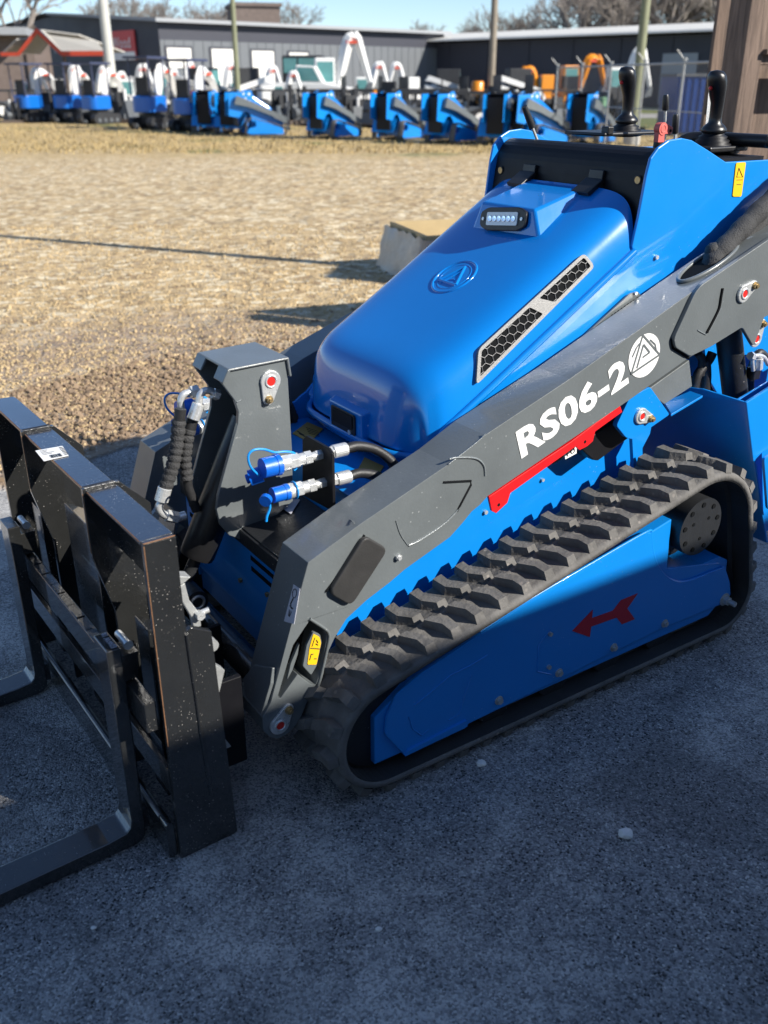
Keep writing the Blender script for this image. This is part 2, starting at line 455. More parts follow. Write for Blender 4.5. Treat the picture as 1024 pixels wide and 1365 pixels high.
# ---- chassis
zg = lambda s: (.672+.5*max(0, s-.262)) if s < .30 else (.691+(s-.30)*.917 if s < .36 else (.746+.655*(s-.36) if s < .42 else .785+.62*(s-.42)))
body = MB()
body.box((-.07, .285, .16), (.98, .875, .50)); body.box((.11, .285, .50), (.98, .875, .60))
body.box((.36, .34, .60), (.93, .82, .70))
P(body, 'chassis', 'blue_paint', keep=True, bevel=.004)
edge = sz([(843,328), (851.5,290), (862,235), (868,211), (878,197), (892,187), (909,184), (923,187), (944,200), (968,216), (1024,213)], .275)
sp = [(-.075, .20), (-.075, .505), (.10, .515), (.10, .60), (.20, .655), (.262, .665)]+[(s, zg(s)-.003) for s in (.28, .30, .33, .36, .42, .6, .8, .93)]+edge+[(1.75, 1.30), (1.78, .62), (1.45, .56), (1.30, .72), (1.14, .74), (1.02, .60), (1.00, .30), (.9, .20)]
side = MB(); side.plate(sp, .275, .284)
sd = P(side, 'side_panel', 'blue_paint', keep=True, bevel=.0025)
sd2 = P(mirror(side), 'side_panel', 'blue_paint', keep=True, bevel=.0025)
for x, y, r in ((876,343,.006), (607,676,.006), (724,640,.005), (648,683,.006)):
    p = T(x, y, .27); b = MB(); b.hexnut((p.x, .275, p.z), (p.x, .268, p.z), r); P(b, 'bolt', 'zinc', sd)
lab = MB(); q = rounded([tuple(v) for v in sz([(981,217), (994,216), (988,262), (976,262)], .274)], .006, 3); lab.plate(q, .2725, .2748)
lb = P(lab, 'warning_label', 'yellow_decal', sd)
ink = MB()
for a in ([(985,224), (990,236), (982,236)],):
    v = [(p[0], .2722, p[1]) for p in sz(a, .2724)]; ink.tube(v+[v[0]], .0012, 5)
for x0, y0, x1, y1 in ((982,240,990,239.6), (982,246,988,246)):
    a = T(x0, y0, .2722); b = T(x1, y1, .2722); ink.tube([a, b], .0008, 4)
P(ink, 'label_print', 'ink', sd)
# small grey guard between side panel and arm
gp = MB(); gp.plate(rounded(sz([(764,459), (838,391), (848,388), (853,394), (848,408), (800,448)], .268), .006, 2), .262, .268)
gd = P(gp, 'perforated_guard', 'grey_paint', bevel=.001)
gh = MB()
for i in range(9):
    for j in range(2):
        p = T(814+i*4.2+j*2, 424-i*2.9-j*6+3, .262); gh.cyl((p.x, .2605, p.z), (p.x, .263, p.z), .0042, 6)
P(gh, 'guard_holes', 'groove', gd)
p = T(847, 391, .26); b = MB(); b.hexnut((p.x, .262, p.z), (p.x, .256, p.z), .005); P(b, 'bolt', 'zinc', gd)

# front deck, ledge and lower front panel
dk = MB()
dk.box((.10, .285, .49), (.30, .875, .612))
P(dk, 'front_deck', 'blue_paint', bevel=.003)
lg_ = MB(); lg_.add([(-.10, .285, .512), (-.10, .875, .512), (.098, .875, .53), (.098, .285, .53), (-.10, .285, .504), (-.10, .875, .504), (.098, .875, .522), (.098, .285, .522)],
       [(0,1,2,3), (4,5,6,7), (0,3,7,4), (1,2,6,5), (0,1,5,4), (2,3,7,6)])
lg_.box((-.107, .285, .47), (-.099, .875, .508))
lo = P(lg_, 'ledge_plate', 'steel_dark', bevel=.002)  # dark steel colour puts the near arm's shade into the ledge
lw = MB(); lw.box((-.095, .285, .26), (-.080, .875, .47)); lw.add([(-.088, .285, .27), (-.088, .875, .27), (-.01, .875, .17), (-.01, .285, .17), (-.078, .285, .28), (-.078, .875, .28), (.0, .875, .18), (.0, .285, .18)], [(0,1,2,3), (4,5,6,7), (0,3,7,4), (1,2,6,5), (0,1,5,4), (2,3,7,6)])
fp = P(lw, 'front_panel', 'blue_paint', bevel=.002)
sl = MB(); sl.box((-.0965, .31, .435), (-.094, .47, .447)); sl.box((-.0965, .31, .405), (-.094, .47, .417)); sl.box((-.0965, .69, .435), (-.094, .85, .447)); sl.box((-.0965, .69, .405), (-.094, .85, .417))
P(sl, 'vent_slot', 'groove', fp)
for x, y in ((322,773), (358,792)):
    p = S(x, y, -.095); b = MB(); b.hexnut((-.095, p.y, p.z), (-.102, p.y, p.z), .007); P(b, 'bolt', 'brass', fp)
def zdecal(pts, z, name, m, parent, th=.0015):
    v = [Z(x, y, z) for x, y in pts]; mb = MB(); mb.prism([(q.x, q.y, z) for q in v], (0, 0, th)); return P(mb, name, m, parent)
dko = bpy.data.objects['front_deck']
zdecal([(410,563), (431,572), (413,590), (390,578)], .6135, 'caution_label', 'dull_yellow', dko)
zdecal([(486,610), (512,622), (500,641), (474,632)], .6135, 'caution_label', 'dull_yellow', dko)
im = MB()
for k in range(4):
    a, b = Z(408+k*1.2, 570+k*2.4, .6155), Z(424+k*.6, 575+k*2.2, .6155); im.tube([a, b], .0011, 4)
for k in range(2):
    a, b = Z(397+k*2, 575+k*3, .6155), Z(405+k*2, 580+k*2, .6155); im.tube([a, b], .0018, 4)
P(im, 'label_print', 'ink', dko)
def on_ledge(x, y):                                     # point of the sloping ledge plate
    z = .56
    for _ in range(8): q = Z(x, y, z); z = .513+(q.x+.10)*.09
    return Vector((q.x, q.y, z+.003))
lw2 = MB(); v = [on_ledge(*p) for p in ((366,672), (390,664), (400,668), (388,687))]; lw2.prism(v, (0, 0, .001)); P(lw2, 'ledge_label', 'label_grey', lo)

# ---- hood
rings = [(.260, .675, .85), (.262, .705, .86), (.270, .76, .88), (.280, .806, .90), (.293, .842, .928), (.318, .866, .958), (.352, .887, .98), (.40, .913, .995), (.46, .948, 1), (.56, 1.009, 1), (.70, 1.096, 1), (.84, 1.183, 1), (.945, 1.248, 1)]
prof = [(0, 1), (.32, 1), (.54, .992), (.70, .955), (.80, .875), (.872, .75), (.922, .55), (.957, .29), (.981, .07), (.985, 0)]
hood = MB(); vs = []; nr = len(prof)*2-1
for s, zt, k in rings:
    row = []
    zb = max(.670, zg(s))
    for d, f in prof:
        dd = d*.305*k
        fz = f
        if s < .40: fz = f**(1-(.40-s)*2)
        sx = s-(1-f)*.012*(s > .28)
        if s <= .345 and d > .6: sx += (d-.55)**2*.19*(1-(s-.262)/.14)
        row.append((sx, dd, zb+(zt-zb)*fz))
    vs += [(a, C0-d, z) for a, d, z in reversed(row)]+[(a, C0+d, z) for a, d, z in row[1:]]
fs = [(i*nr+k, i*nr+k+1, (i+1)*nr+k+1, (i+1)*nr+k) for i in range(len(rings)-1) for k in range(nr-1)]
hood.add(vs, fs, True)
hd = P(hood, 'hood', 'hood_paint', subsurf=2, keep=True)
# rolled lip round the hood's foot
lipn = []
for s, zt, k in rings[1:]:
    d = .305*k*.99; sx = s-.012*(s > .28)
    if s <= .345: sx += .19*.19*(1-(s-.262)/.14)
    lipn.append((sx, d+.004, max(.670, zg(s))-.004))
front = [(.272, .232, .668), (.254, .19, .666), (.248, .10, .665), (.247, 0, .665)]
pth = [(a, C0-d, z) for a, d, z in reversed(lipn)]+[(a, C0-d, z) for a, d, z in front]+[(a, C0+d, z) for a, d, z in reversed(front[:-1])]+[(a, C0+d, z) for a, d, z in lipn]
lip = MB(); lip.tube(smoothpath(pth, 5), .0095, 10)
P(lip, 'hood_lip', 'hood_paint', hd)
skirt = MB(); sk = smoothpath(pth, 5); n = len(sk)
skirt.add([(p.x, p.y, p.z) for p in sk]+[(p.x+.02*(p.x < .3), C0+(p.y-C0)*(.97 if p.x < .3 else 1.0), p.z-.035) for p in sk], [(i, i+1, i+1+n, i+n) for i in range(n-1)], True)
P(skirt, 'hood_skirt', 'hood_paint', hd)
def hside(x, y, out=.003):                              # point on the hood's near side face
    t = .29
    for _ in range(8):
        q = T(x, y, t); h = (q.z-zg(q.x))/.143
        # invert the profile
        ps = [(f, d) for d, f in prof][::-1]; d = .985
        for (f0, d0), (f1, d1) in zip(ps, ps[1:]):
            if f0 <= h <= f1: d = d0+(d1-d0)*(h-f0)/max(1e-6, f1-f0)
        if h < 0: d = .985
        t = C0-.305*d-out
    return T(x, y, t)
def quadmap(c, out):
    P3 = [hside(x, y, out) for x, y in c]
    return P3
# mesh grille: a flat plate fitted to four corners of the side face
gc = [Vector(p) for p in quadmap(((633,514), (636,466), (776,338), (791,356)), .003)]
e1 = (gc[3]-gc[0]).normalized(); nrm = (gc[2]-gc[0]).cross(gc[3]-gc[1]).normalized()
if nrm.y > 0: nrm = -nrm
nrm = (gc[3]-gc[0]).cross(gc[1]-gc[0]).normalized()
if nrm.y > 0: nrm = -nrm
e2 = nrm.cross(e1)
if e2.z < 0: e2 = -e2
go = (gc[0]+gc[3])/2
g2 = [((p-go).dot(e1), (p-go).dot(e2)) for p in gc]
def g3(u, v, h=0.): return go+e1*u+e2*v+nrm*(h+.007)
def inset(poly, d):
    out = []; n = len(poly); A = sum(poly[i][0]*poly[(i+1) % n][1]-poly[(i+1) % n][0]*poly[i][1] for i in range(n)); sg = 1 if A > 0 else -1
    ln = []
    for i in range(n):
        a, b = Vector(poly[i]), Vector(poly[(i+1) % n]); t = (b-a).normalized(); nn = Vector((-t.y, t.x))*sg; ln.append((a+nn*d, t))
    for i in range(n):
        (p, r), (q, s_) = ln[i-1], ln[i]; c = r.x*s_.y-r.y*s_.x; w = q-p; k = (w.x*s_.y-w.y*s_.x)/c; out.append(tuple(p+r*k))
    return out
fo = rounded(g2, .014, 4)
a, b, c, d = [Vector(p) for p in g2]
lerp = lambda p, q, k: tuple(Vector(p)*(1-k)+Vector(q)*k)
# the strut between the two openings
m0b, m0t = lerp(a, d, .53), lerp(b, c, .47); m1b, m1t = lerp(a, d, .585), lerp(b, c, .525)
cellA = rounded(inset([tuple(a), tuple(b), lerp(b, c, .40), lerp(a, d, .60)], .012), .004, 2)
cellB = rounded(inset([lerp(a, d, .56), lerp(b, c, .43), tuple(c), tuple(d)], .012), .004, 2)
cellA = rounded(inset([tuple(a), tuple(b), lerp(b, c, .47), lerp(a, d, .60)], .0085), .004, 2)
cellB = rounded(inset([lerp(a, d, .66), lerp(b, c, .50), tuple(c), tuple(d)], .0085), .004, 2)
gr = MB(); loops = [[Vector((p[0], p[1], 0)) for p in l] for l in (fo, cellA, cellB)]
tri = tessellate_polygon(loops); flat = [p for l in loops for p in l]; n = len(flat); fs = [tuple(t) for t in tri]
b0 = 0
for l in loops:
    m = len(l); fs += [(b0+i, b0+(i+1) % m, b0+(i+1) % m+n, b0+i+n) for i in range(m)]; b0 += m
gr.add([g3(p.x, p.y, .002) for p in flat]+[g3(p.x, p.y, -.022) for p in flat], fs)
gro = P(gr, 'side_grille', 'silver_decal', hd)
bk = MB(); bi = inset(fo, .004); bk.prism([g3(p[0], p[1], -.0015) for p in bi], nrm*-.001); P(bk, 'grille_backing', 'groove', gro)
def clip(p, q, poly):                                   # clip a segment to a convex polygon
    t0, t1 = 0., 1.; n = len(poly); A = sum(poly[i][0]*poly[(i+1) % n][1]-poly[(i+1) % n][0]*poly[i][1] for i in range(n)); sg = 1 if A > 0 else -1
    for i in range(n):
        a, b = Vector(poly[i]), Vector(poly[(i+1) % n]); nn = Vector((-(b-a).y, (b-a).x))*sg
        if nn.length < 1e-9: continue
        d0 = (p-a).dot(nn); d1 = (q-a).dot(nn)
        if d0 < 0 and d1 < 0: return None
        if d0 < 0: t0 = max(t0, d0/(d0-d1))
        elif d1 < 0: t1 = min(t1, d0/(d0-d1))
    return (p+(q-p)*t0, p+(q-p)*t1) if t1 > t0 else None
r = .0128
for cell in (cellA, cellB):
    hx = MB()
    for i in range(-30, 31):
        for j in range(-10, 11):
            c = Vector((i*1.5*r, (j+(i % 2)/2)*math.sqrt(3)*r))
            for k in range(3):
                p = c+Vector((r*math.cos(k*PI/3), r*math.sin(k*PI/3))); q = c+Vector((r*math.cos((k+1)*PI/3), r*math.sin((k+1)*PI/3)))
                s_ = clip(p, q, cell)
                if s_ and (s_[1]-s_[0]).length > .001: hx.tube([g3(s_[0].x, s_[0].y, .0005), g3(s_[1].x, s_[1].y, .0005)], .0011, 4, False, False)
    P(hx, 'hex_mesh', 'silver_decal', gro)
# emblem pressed into the hood top
ec = T(606, 369, .58); en = Vector((-.527, 0, .85)); ee = Vector((.85, 0, .527)); et = Vector((0, 1, 0))
EM = lambda a, b, h=.001: Vector((ec.x, ec.y, 1.028+.62*(ec.x-.592)))+ee*(b*1.22)-et*(a*1.22)+en*h
em = MB()
em.tube([EM(.052*math.cos(k*PI/20), .052*math.sin(k*PI/20), .0) for k in range(41)], .0042, 8, False)
em.tube([EM(.040*math.cos(k*PI/20), .040*math.sin(k*PI/20), .0) for k in range(41)], .0022, 8, False)
tri = [(0, .034), (-.032, -.020), (.030, -.022)]
for i in range(3): em.tube([EM(*tri[i]), EM(*tri[(i+1) % 3])], .0045, 6)
em.tube([EM(-.018, -.026), EM(.006, .02)], .003, 6); em.tube([EM(.0, -.01), EM(.012, -.008)], .003, 6)
P(em, 'hood_emblem', 'hood_paint', hd)
# lamp pod
pod = MB()
A_ = [Vector((.752, .712, 1.120)), Vector((.762, .448, 1.128)), Vector((.772, .482, 1.198)), Vector((.770, .694, 1.198))]
B_ = [Vector((.93, .76, 1.222)), Vector((.93, .40, 1.222)), Vector((.935, .47, 1.246)), Vector((.935, .69, 1.246))]
pod.add(A_+B_, [(0,1,2,3), (7,6,5,4), (0,4,5,1), (1,5,6,2), (2,6,7,3), (3,7,4,0)])
pd = P(pod, 'lamp_pod', 'hood_paint', hd, bevel=.007, seg=3)
pn = (A_[1]-A_[0]).cross(A_[3]-A_[0]).normalized(); pn = pn if pn.x < 0 else -pn
pu = (A_[3]-A_[0]+A_[2]-A_[1]).normalized(); pr = pu.cross(pn).normalized(); pc = sum(A_, Vector())/4+pu*.002
if pr.y > 0: pr = -pr                                   # to the right seen from the front
PP = lambda a, b, h: pc+pr*a+pu*b+pn*h
def rrect(w, h, r): return rounded([(-w/2, -h/2), (w/2, -h/2), (w/2, h/2), (-w/2, h/2)], r, 5)
lo_ = MB(); oo = rounded([(-.088, -.018), (-.06, -.030), (.06, -.030), (.088, -.018), (.088, .018), (.06, .030), (-.06, .030), (-.088, .018)], .01, 3)
lo_.prism([PP(a, b, 0) for a, b in oo], pn*.012)
lmp = P(lo_, 'work_lamp', 'black_plastic', hd, bevel=.002)
lf = MB(); lf.prism([PP(a, b, .012) for a, b in rrect(.118, .034, .005)], pn*.003); P(lf, 'lamp_bezel', 'lamp_glass', lmp)
lr = MB()
for k in range(6):
    x = -.045+.018*k; lr.lathe([(.0085, 0), (.0085, .002), (.0072, .0022), (.003, .0008), (.001, .0012)], Matrix.Translation(PP(x, 0, .0148)) @ pn.to_track_quat('Z', 'Y').to_matrix().to_4x4(), 18)
P(lr, 'lamp_reflector', 'chrome', lmp)
for sx in (-1, 1):
    ls = MB(); ls.cyl(PP(sx*.074, 0, .012), PP(sx*.074, 0, .015), .0045, 12); P(ls, 'lamp_screw', 'zinc', lmp)
# front latch
hp = MB(); c = T(465, 557, .58); hc = Vector((.262, C0, .70))
hp.add([(.245, .655, .735), (.245, .495, .735), (.245, .495, .655), (.245, .655, .655), (.30, .67, .75), (.30, .48, .75), (.285, .48, .65), (.285, .67, .65)], [(0,1,2,3), (7,6,5,4), (0,4,5,1), (1,5,6,2), (2,6,7,3), (3,7,4,0)])
hb = P(hp, 'latch_housing', 'hood_paint', hd, bevel=.004)
hl = MB(); hl.prism([(.2435, C0+a, .695+b) for a, b in rrect(.118, .062, .008)], (-.003, 0, 0)); P(hl, 'hood_latch', 'black_plastic', hd, bevel=.001)
hl = MB(); hl.prism([(.2405, C0+a, .703+b) for a, b in rrect(.096, .036, .004)], (-.002, 0, 0)); hlo = P(hl, 'latch_paddle', 'dark_cover', hd)
hl = MB(); hl.cyl((.241, C0-.035, .676), (.2375, C0-.035, .676), .0065, 16); P(hl, 'latch_key', 'zinc', hd)

# ---- console
cv = MB(); top = [(.935, 1.02), (.945, 1.14), (.966, 1.27), (.971, 1.295), (.975, 1.308), (.981, 1.320), (.989, 1.330), (.999, 1.338), (1.011, 1.344), (1.024, 1.347), (1.038, 1.346), (1.052, 1.341), (1.064, 1.332), (1.075, 1.315), (1.42, 1.315), (1.42, 1.30), (1.05, 1.30), (1.00, 1.29), (.97, 1.13), (.955, 1.02)]
cv.plate(top, .287, .873)
cvo = P(cv, 'console_cover', 'dark_cover', keep=True)
def cov(x, y):                                          # point on the cover's front face
    s = .955
    for _ in range(6):
        q = S(x, y, s); s = .945+(q.z-1.14)*.0215/.13 if q.z > 1.14 else .935+(q.z-1.02)*.01/.12
    return S(x, y, s)
for x, y in ((668,227), (851,240)):
    q = cov(x, y); b = MB(); b.cyl((q.x, q.y, q.z), (q.x-.004, q.y, q.z), .009, 18); P(b, 'cover_screw', 'brass', cvo)
    b = MB(); b.tube([(q.x-.002, q.y+.011*math.cos(k*PI/10), q.z+.011*math.sin(k*PI/10)) for k in range(21)], .0016, 6, False); P(b, 'screw_cup', 'black_plastic', cvo)
for x, y in ((708,230), (797,238)):
    q = cov(x, y); b = MB(); b.cbox((q.x-.006, q.y, q.z), (.010, .05, .045), (0, .16, 0)); b.cbox((q.x-.035, q.y, 1.028+.62*(q.x-.035-.592)+.010), (.060, .062, .012), (0, -.555, 0)); b.cyl((q.x-.012, q.y-.03, q.z-.02), (q.x-.012, q.y+.03, q.z-.02), .008, 12)
    P(b, 'hood_hinge', 'black_plastic', bevel=.002)
# joysticks
def joystick(s, t, z, px_=1.):
    M = Matrix.Translation((s, t, z)) @ Euler((R(3), R(-4), 0)).to_matrix().to_4x4()
    j = MB()
    j.lathe([(.030, 0), (.034, .004), (.034, .010), (.027, .018), (.018, .026), (.0170, .040), (.0180, .075), (.022, .098), (.0252, .115), (.0262, .130), (.0240, .144), (.017, .153), (.004, .156)], M, 28)
    v = j.v                                           # lean the head towards the front
    j.v = [tuple(Vector(p)+Vector((-.32*max(0, p[2]-z-.075)*.8, 0, 0))) if p[2] > z+.075 else p for p in v]
    o = P(j, 'joystick', 'grip_rubber', keep=False)
    bt = MB(); c = Vector((s-.040, t-.004, z+.112)); bt.lathe([(.0055, 0), (.0055, .006), (.003, .009)], Matrix.Translation(c) @ Vector((-1, -.35, -.1)).to_track_quat('Z', 'Y').to_matrix().to_4x4(), 14); P(bt, 'trigger_button', 'red_paint', o)
    bo = MB(); bo.lathe([(.052, -.034), (.052, -.028), (.044, -.026), (.046, -.020), (.037, -.016), (.039, -.010), (.030, -.006), (.028, .001)], M, 28); P(bo, 'boot', 'dark_cover', o)
    return o
joystick(1.381, .76, 1.384); joystick(1.345, .405, 1.371)
bs = MB(); bs.box((1.22, .69, 1.352), (1.48, .86, 1.362)); bs.box((1.26, .34, 1.325), (1.42, .50, 1.339)); P(bs, 'joystick_base', 'black_plastic', bevel=.004)
bs = MB(); bs.cbox((1.24, .70, 1.368), (.022, .03, .022)); P(bs, 'switch', 'black_plastic', bevel=.003)
rl = MB(); rl.tube(smoothpath([(1.40, .265, 1.353), (1.40, .33, 1.353), (1.395, .47, 1.353), (1.37, .52, 1.345), (1.34, .535, 1.31)], 6), .0175, 16)
rl.add([], [])
ro_ = P(rl, 'hand_rail', 'black_plastic', keep=True)
cap = MB(); cap.lathe([(.0175, 0), (.0165, .005), (.012, .009), (.004, .011)], Matrix.Translation((1.40, .266, 1.353)) @ Vector((0, -1, 0)).to_track_quat('Z', 'Y').to_matrix().to_4x4(), 16); P(cap, 'rail_cap', 'black_plastic', ro_)
un = MB(); un.lathe([(.05, 0), (.06, .01), (.045, .03), (.055, .04), (.04, .06)], Matrix.Translation((1.40, .42, 1.28)), 20); P(un, 'lower_boot', 'dark_cover')
# red lock lever
q0 = T(880, 172, .50)
lk = MB(); lk.cyl((q0.x, .508, q0.z+.001), (q0.x, .488, q0.z+.001), .0165, 28)
lk.plate(rounded([(q0.x-.002, q0.z-.012), (q0.x+.040, q0.z-.014), (q0.x+.046, q0.z+.004), (q0.x+.004, q0.z+.017)], .006, 3), .492, .505)
lk.plate([(q0.x-.014, q0.z-.034), (q0.x+.012, q0.z-.034), (q0.x+.010, q0.z-.008), (q0.x-.014, q0.z-.008)], .490, .507)
lko = P(lk, 'lock_lever', 'pink_red', bevel=.0015)
lk = MB(); lk.tube([(q0.x+.0095*math.cos(k*PI/10), .4885, q0.z+.001+.0095*math.sin(k*PI/10)) for k in range(21)], .002, 6, False); P(lk, 'lever_boss', 'pink_red', lko)
lk = MB(); lk.cyl((q0.x+.034, .4925, q0.z-.005), (q0.x+.034, .4905, q0.z-.005), .004, 10); P(lk, 'lever_hole', 'groove', lko)
lk = MB(); lk.cyl((q0.x-.002, .499, q0.z-.034), (q0.x-.004, .499, q0.z-.075), .013, 18); P(lk, 'lever_stem', 'black_plastic', lko)
# small hydraulic levers
for x, yt, ym, yb, tt in ((888,126,147,190,.60), (901,152,178,195,.58)):
    a, m_, b_ = T(x, yt, tt), T(x-1, ym, tt), T(x-2, yb, tt)
    k = MB(); k.tube([m_, m_.lerp(a, .12), m_.lerp(a, .85), a], [.0085, .0095, .0095, .007], 14); ko = P(k, 'lever_knob', 'black_plastic')
    k = MB(); k.cyl(m_, b_, .0042, 10); P(k, 'lever_rod', 'zinc', ko)
a, b_ = T(699,142,.80), T(716,186,.80)
k = MB(); k.tube([a, a.lerp(b_, .3), a.lerp(b_, .62)], [.008, .010, .011], 12); ko = P(k, 'throttle_grip', 'steel_dark')
k = MB(); k.cyl(a.lerp(b_, .6), b_, .004, 8); P(k, 'throttle_rod', 'zinc', ko)
doc = MB(); v = [Vector(p) for p in (T(946,105,.58), T(952,97,.58), T(945,186,.58), T(939,186,.58))]; doc.prism(v, (.004, 0, 0)); P(doc, 'paper_tag', 'white_decal')
# ---- lift arms
def pin(cx, cy, bx, by, t, R_=.024, th=.007, near=True, parent=None):
    c = T(cx, cy, t); b = T(bx, by, t); d = Vector((b.x-c.x, b.z-c.z)); L = d.length; a0 = math.atan2(d.y, d.x); r2 = R_*.55
    pts = [(c.x+R_*math.cos(a0+R(60+k*20)), c.z+R_*math.sin(a0+R(60+k*20))) for k in range(13)]+[(b.x+r2*math.cos(a0+R(-70+k*20)), b.z+r2*math.sin(a0+R(-70+k*20))) for k in range(8)]
    f = (lambda m: m) if near else mirror
    m = MB(); m.plate(pts, t-th, t+.001); o = P(f(m), 'pin_retainer', 'zinc', parent or loader, bevel=.002)
    m = MB(); m.tube([(c.x+R_*.52*math.cos(k*PI/12), t-th, c.z+R_*.52*math.sin(k*PI/12)) for k in range(25)], .003, 8, False); P(f(m), 'collar', 'zinc', o) if parent is None else m
    if parent is not None: P(f(m), 'collar', 'zinc', parent)
    pp = o if parent is None else parent
    m = MB(); m.cyl((c.x, t, c.z), (c.x, t-th-.001, c.z), R_*.40, 18); P(f(m), 'grease_cap', 'red_cap', pp)
    m = MB(); m.cyl((b.x, t-th, b.z), (b.x, t-th-.003, b.z), .010, 16); m.hexnut((b.x, t-th, b.z), (b.x, t-th-.009, b.z), .0085); m.cyl((b.x, t, b.z), (b.x, t-th-.013, b.z), .0045, 10); P(f(m), 'retainer_bolt', 'brass', pp)
hole = sz([(413,827), (432,840), (436.5,847), (428,893), (421,913), (414,912), (397,899), (374,931), (370,930), (386,875), (391,860)], .14)
out = [(411,750), (480,699), (598,619), (647,580), (760,505), (924,388), (1024,318), (1110,262), (1110,380), (989,437), (920,476), (838,534), (760,587), (651,661), (640,673), (629,682), (617,697), (600,716), (540,759), (519,777), (489,800), (462,825), (446,851), (438,868), (428,905), (416,920), (402,955), (394,968), (382,979), (370,985), (360,983), (351,974), (350,957), (361,937), (388,835)]
arm = MB(); A2 = sz(out, .14); arm.plate(A2, .14, .152, [hole]); 
back = MB(); back.plate(A2, .152, .245, [hole]); back.plate(A2, .245, .255)
arm_o = MB(); arm_o.plate(A2, .14, .255, [hole])
ap = P(arm_o, 'lift_arm', 'grey_paint', keep=True, bevel=.0035, seg=2)
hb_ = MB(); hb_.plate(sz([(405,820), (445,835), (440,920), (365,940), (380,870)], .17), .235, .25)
P(hb_, 'cutout_shade', 'dark_cover', ap)  # black plate behind the cutout stands for the arm's shaded inside
is1 = MB(); is1.plate(rounded(sz([(418,842), (427,846), (429,856), (422,888), (415,900), (404,888), (409,860)], .141), .004, 3), .141, .149); P(is1, 'label_bracket', 'grey_paint', ap, bevel=.001)
is1 = MB(); is1.plate(sz([(399,858), (397,872), (390,893), (383,906), (388,884)], .141), .141, .149); P(is1, 'arm_gusset', 'grey_paint', ap)
yl = MB(); yl.plate(rounded(sz([(418,845), (426,849), (428,857), (422,886), (410,886), (413,863)], .1395), .003, 2), .1395, .141); yo = P(yl, 'warning_label', 'yellow_decal', ap)
ik = MB()
for a, b in (((414,864), (426,865)), ((416,862), (420,850)), ((415,872), (413,880)), ((415,872), (418,872)), ((419,878), (422,878)), ((422,853), (424,857)), ((421,858), (424,860))):
    ik.tube([T(*a, .139), T(*b, .139)], .0011, 5)
P(ik, 'label_print', 'ink', yo)
rb = MB(); q = [T(x, y, .138) for x, y in ((413,825), (433,838), (438.5,845), (438,857), (429,898), (424,915))]; rb.tube(smoothpath(q, 4), .0035, 8); P(rb, 'arm_flange', 'grey_paint', ap)
# inner front guard at the foot of the arm
gl = MB()
def armfront(x, y):                                    # a point on the arm's front face
    s = -.14
    for _ in range(8):
        q = S(x, y, s); a_, b_ = T(411,750,.14), T(361,937,.14); s = a_.x+(b_.x-a_.x)*(q.z-a_.z)/(b_.z-a_.z)
    return Vector((s, q.y, q.z))
n_ = Vector((-.95, 0, .3)).normalized()
fg = MB(); fg.prism([armfront(*p) for p in ((343,886), (368,890), (365,911), (351,953), (331,936), (327,905))], n_*.010); P(fg, 'arm_foot_plate', 'grey_paint', ap, bevel=.002)
v = [armfront(*p)+n_*.001 for p in ((392.5,779), (401,785), (393,832), (379.5,828))]; gl.prism(v, n_*.001); glo = P(gl, 'hook_label', 'label_grey', ap)
ik = MB(); c = armfront(394,791)+n_*.0025; ey = Vector((0,1,0)); ez = Vector((.3,0,.95))
ik.tube([c+ey*(.008*math.cos(k*PI/8))+ez*(.010*math.sin(k*PI/8)) for k in range(17)], .001, 4, False)
ik.tube([c+ez*-.012, c+ez*-.026+ey*.004, c+ez*-.034-ey*.002, c+ez*-.032-ey*.008], .0018, 5)
c2 = armfront(388,816)+n_*.0025
ik.tube([c2+ez*.012+ey*.008, c2+ez*.012-ey*.008], .0008, 4)
for dy in (-.005, 0, .005): ik.tube([c2+ey*dy+ez*.004, c2+ey*dy*.4-ez*.010], .0008, 4)
P(ik, 'label_print', 'ink', glo)
# raised rear plate with its slot
rp = rounded(sz([(1110,265), (1024,319), (934,380), (925,392), (898,451), (900,463), (920,475), (947,462), (989,436), (1004,462), (1018,424), (1023,404), (1060,370), (1110,340)], .13), .010, 3)
slot = []
sa, sb_ = T(962,384,.13), T(941,443,.13); sm_ = T(957,411,.13)
rr = MB(); rr.plate(rp, .128, .1405); rpo = P(rr, 'arm_side_plate', 'grey_paint', ap, bevel=.002); loader_sub.append(rpo)
st = MB(); st.tube([(a.x, .1275, a.z) for a in smoothpath([sa, T(960,395,.13), sm_, T(949,428,.13), sb_], 5)], .0042, 8); P(st, 'plate_slot', 'groove', rpo)
st = MB(); st.tube([(a.x+.007, .128, a.z+.0) for a in smoothpath([T(958,410,.13), T(949,428,.13), sb_], 5)], .0028, 6); st.tube([T(x, y, .1275) for x, y in ((941,446), (935,443), (930,440))], .0018, 5); P(st, 'weld_bead', 'weld', rpo)
we = MB(); we.tube([(p[0], .139, p[1]) for p in sz([(931,382), (922,394), (895,453), (897,464), (918,477)], .139)], .0035, 7); P(we, 'weld_seam', 'groove', rpo)
we = MB(); 
for l in ([(598,619), (612,612), (640,606)],): pass
for l, w in (([(599,612), (610,610), (634,611), (645,620), (647,634)], .0035), ([(545,727), (560,720), (590,700), (607,684)], .0040), ([(607,684), (613,676)], .003), ([(598,619), (620,602), (641,585), (647,578)], .0022), ([(528,694), (534,712), (544,727)], .0015)):
    we.tube(smoothpath([T(x, y, .139) for x, y in l], 4), w*.7, 8)
P(we, 'weld_bead', 'weld', ap)
gv = MB()
for l in ([(591,643), (628,641), (628,646), (609,682)],): gv.tube([T(x, y, .1395) for x, y in l], .0028, 6)  # dark tube paints the shaded right edge of the arm's recess
gv.tube([T(x, y, .1395) for x, y in ((486,713), (460,755), (434,789))], .003, 6)
P(gv, 'arm_dark_line', 'groove', ap)
tw = MB()                                              # weld marks across the arm's top
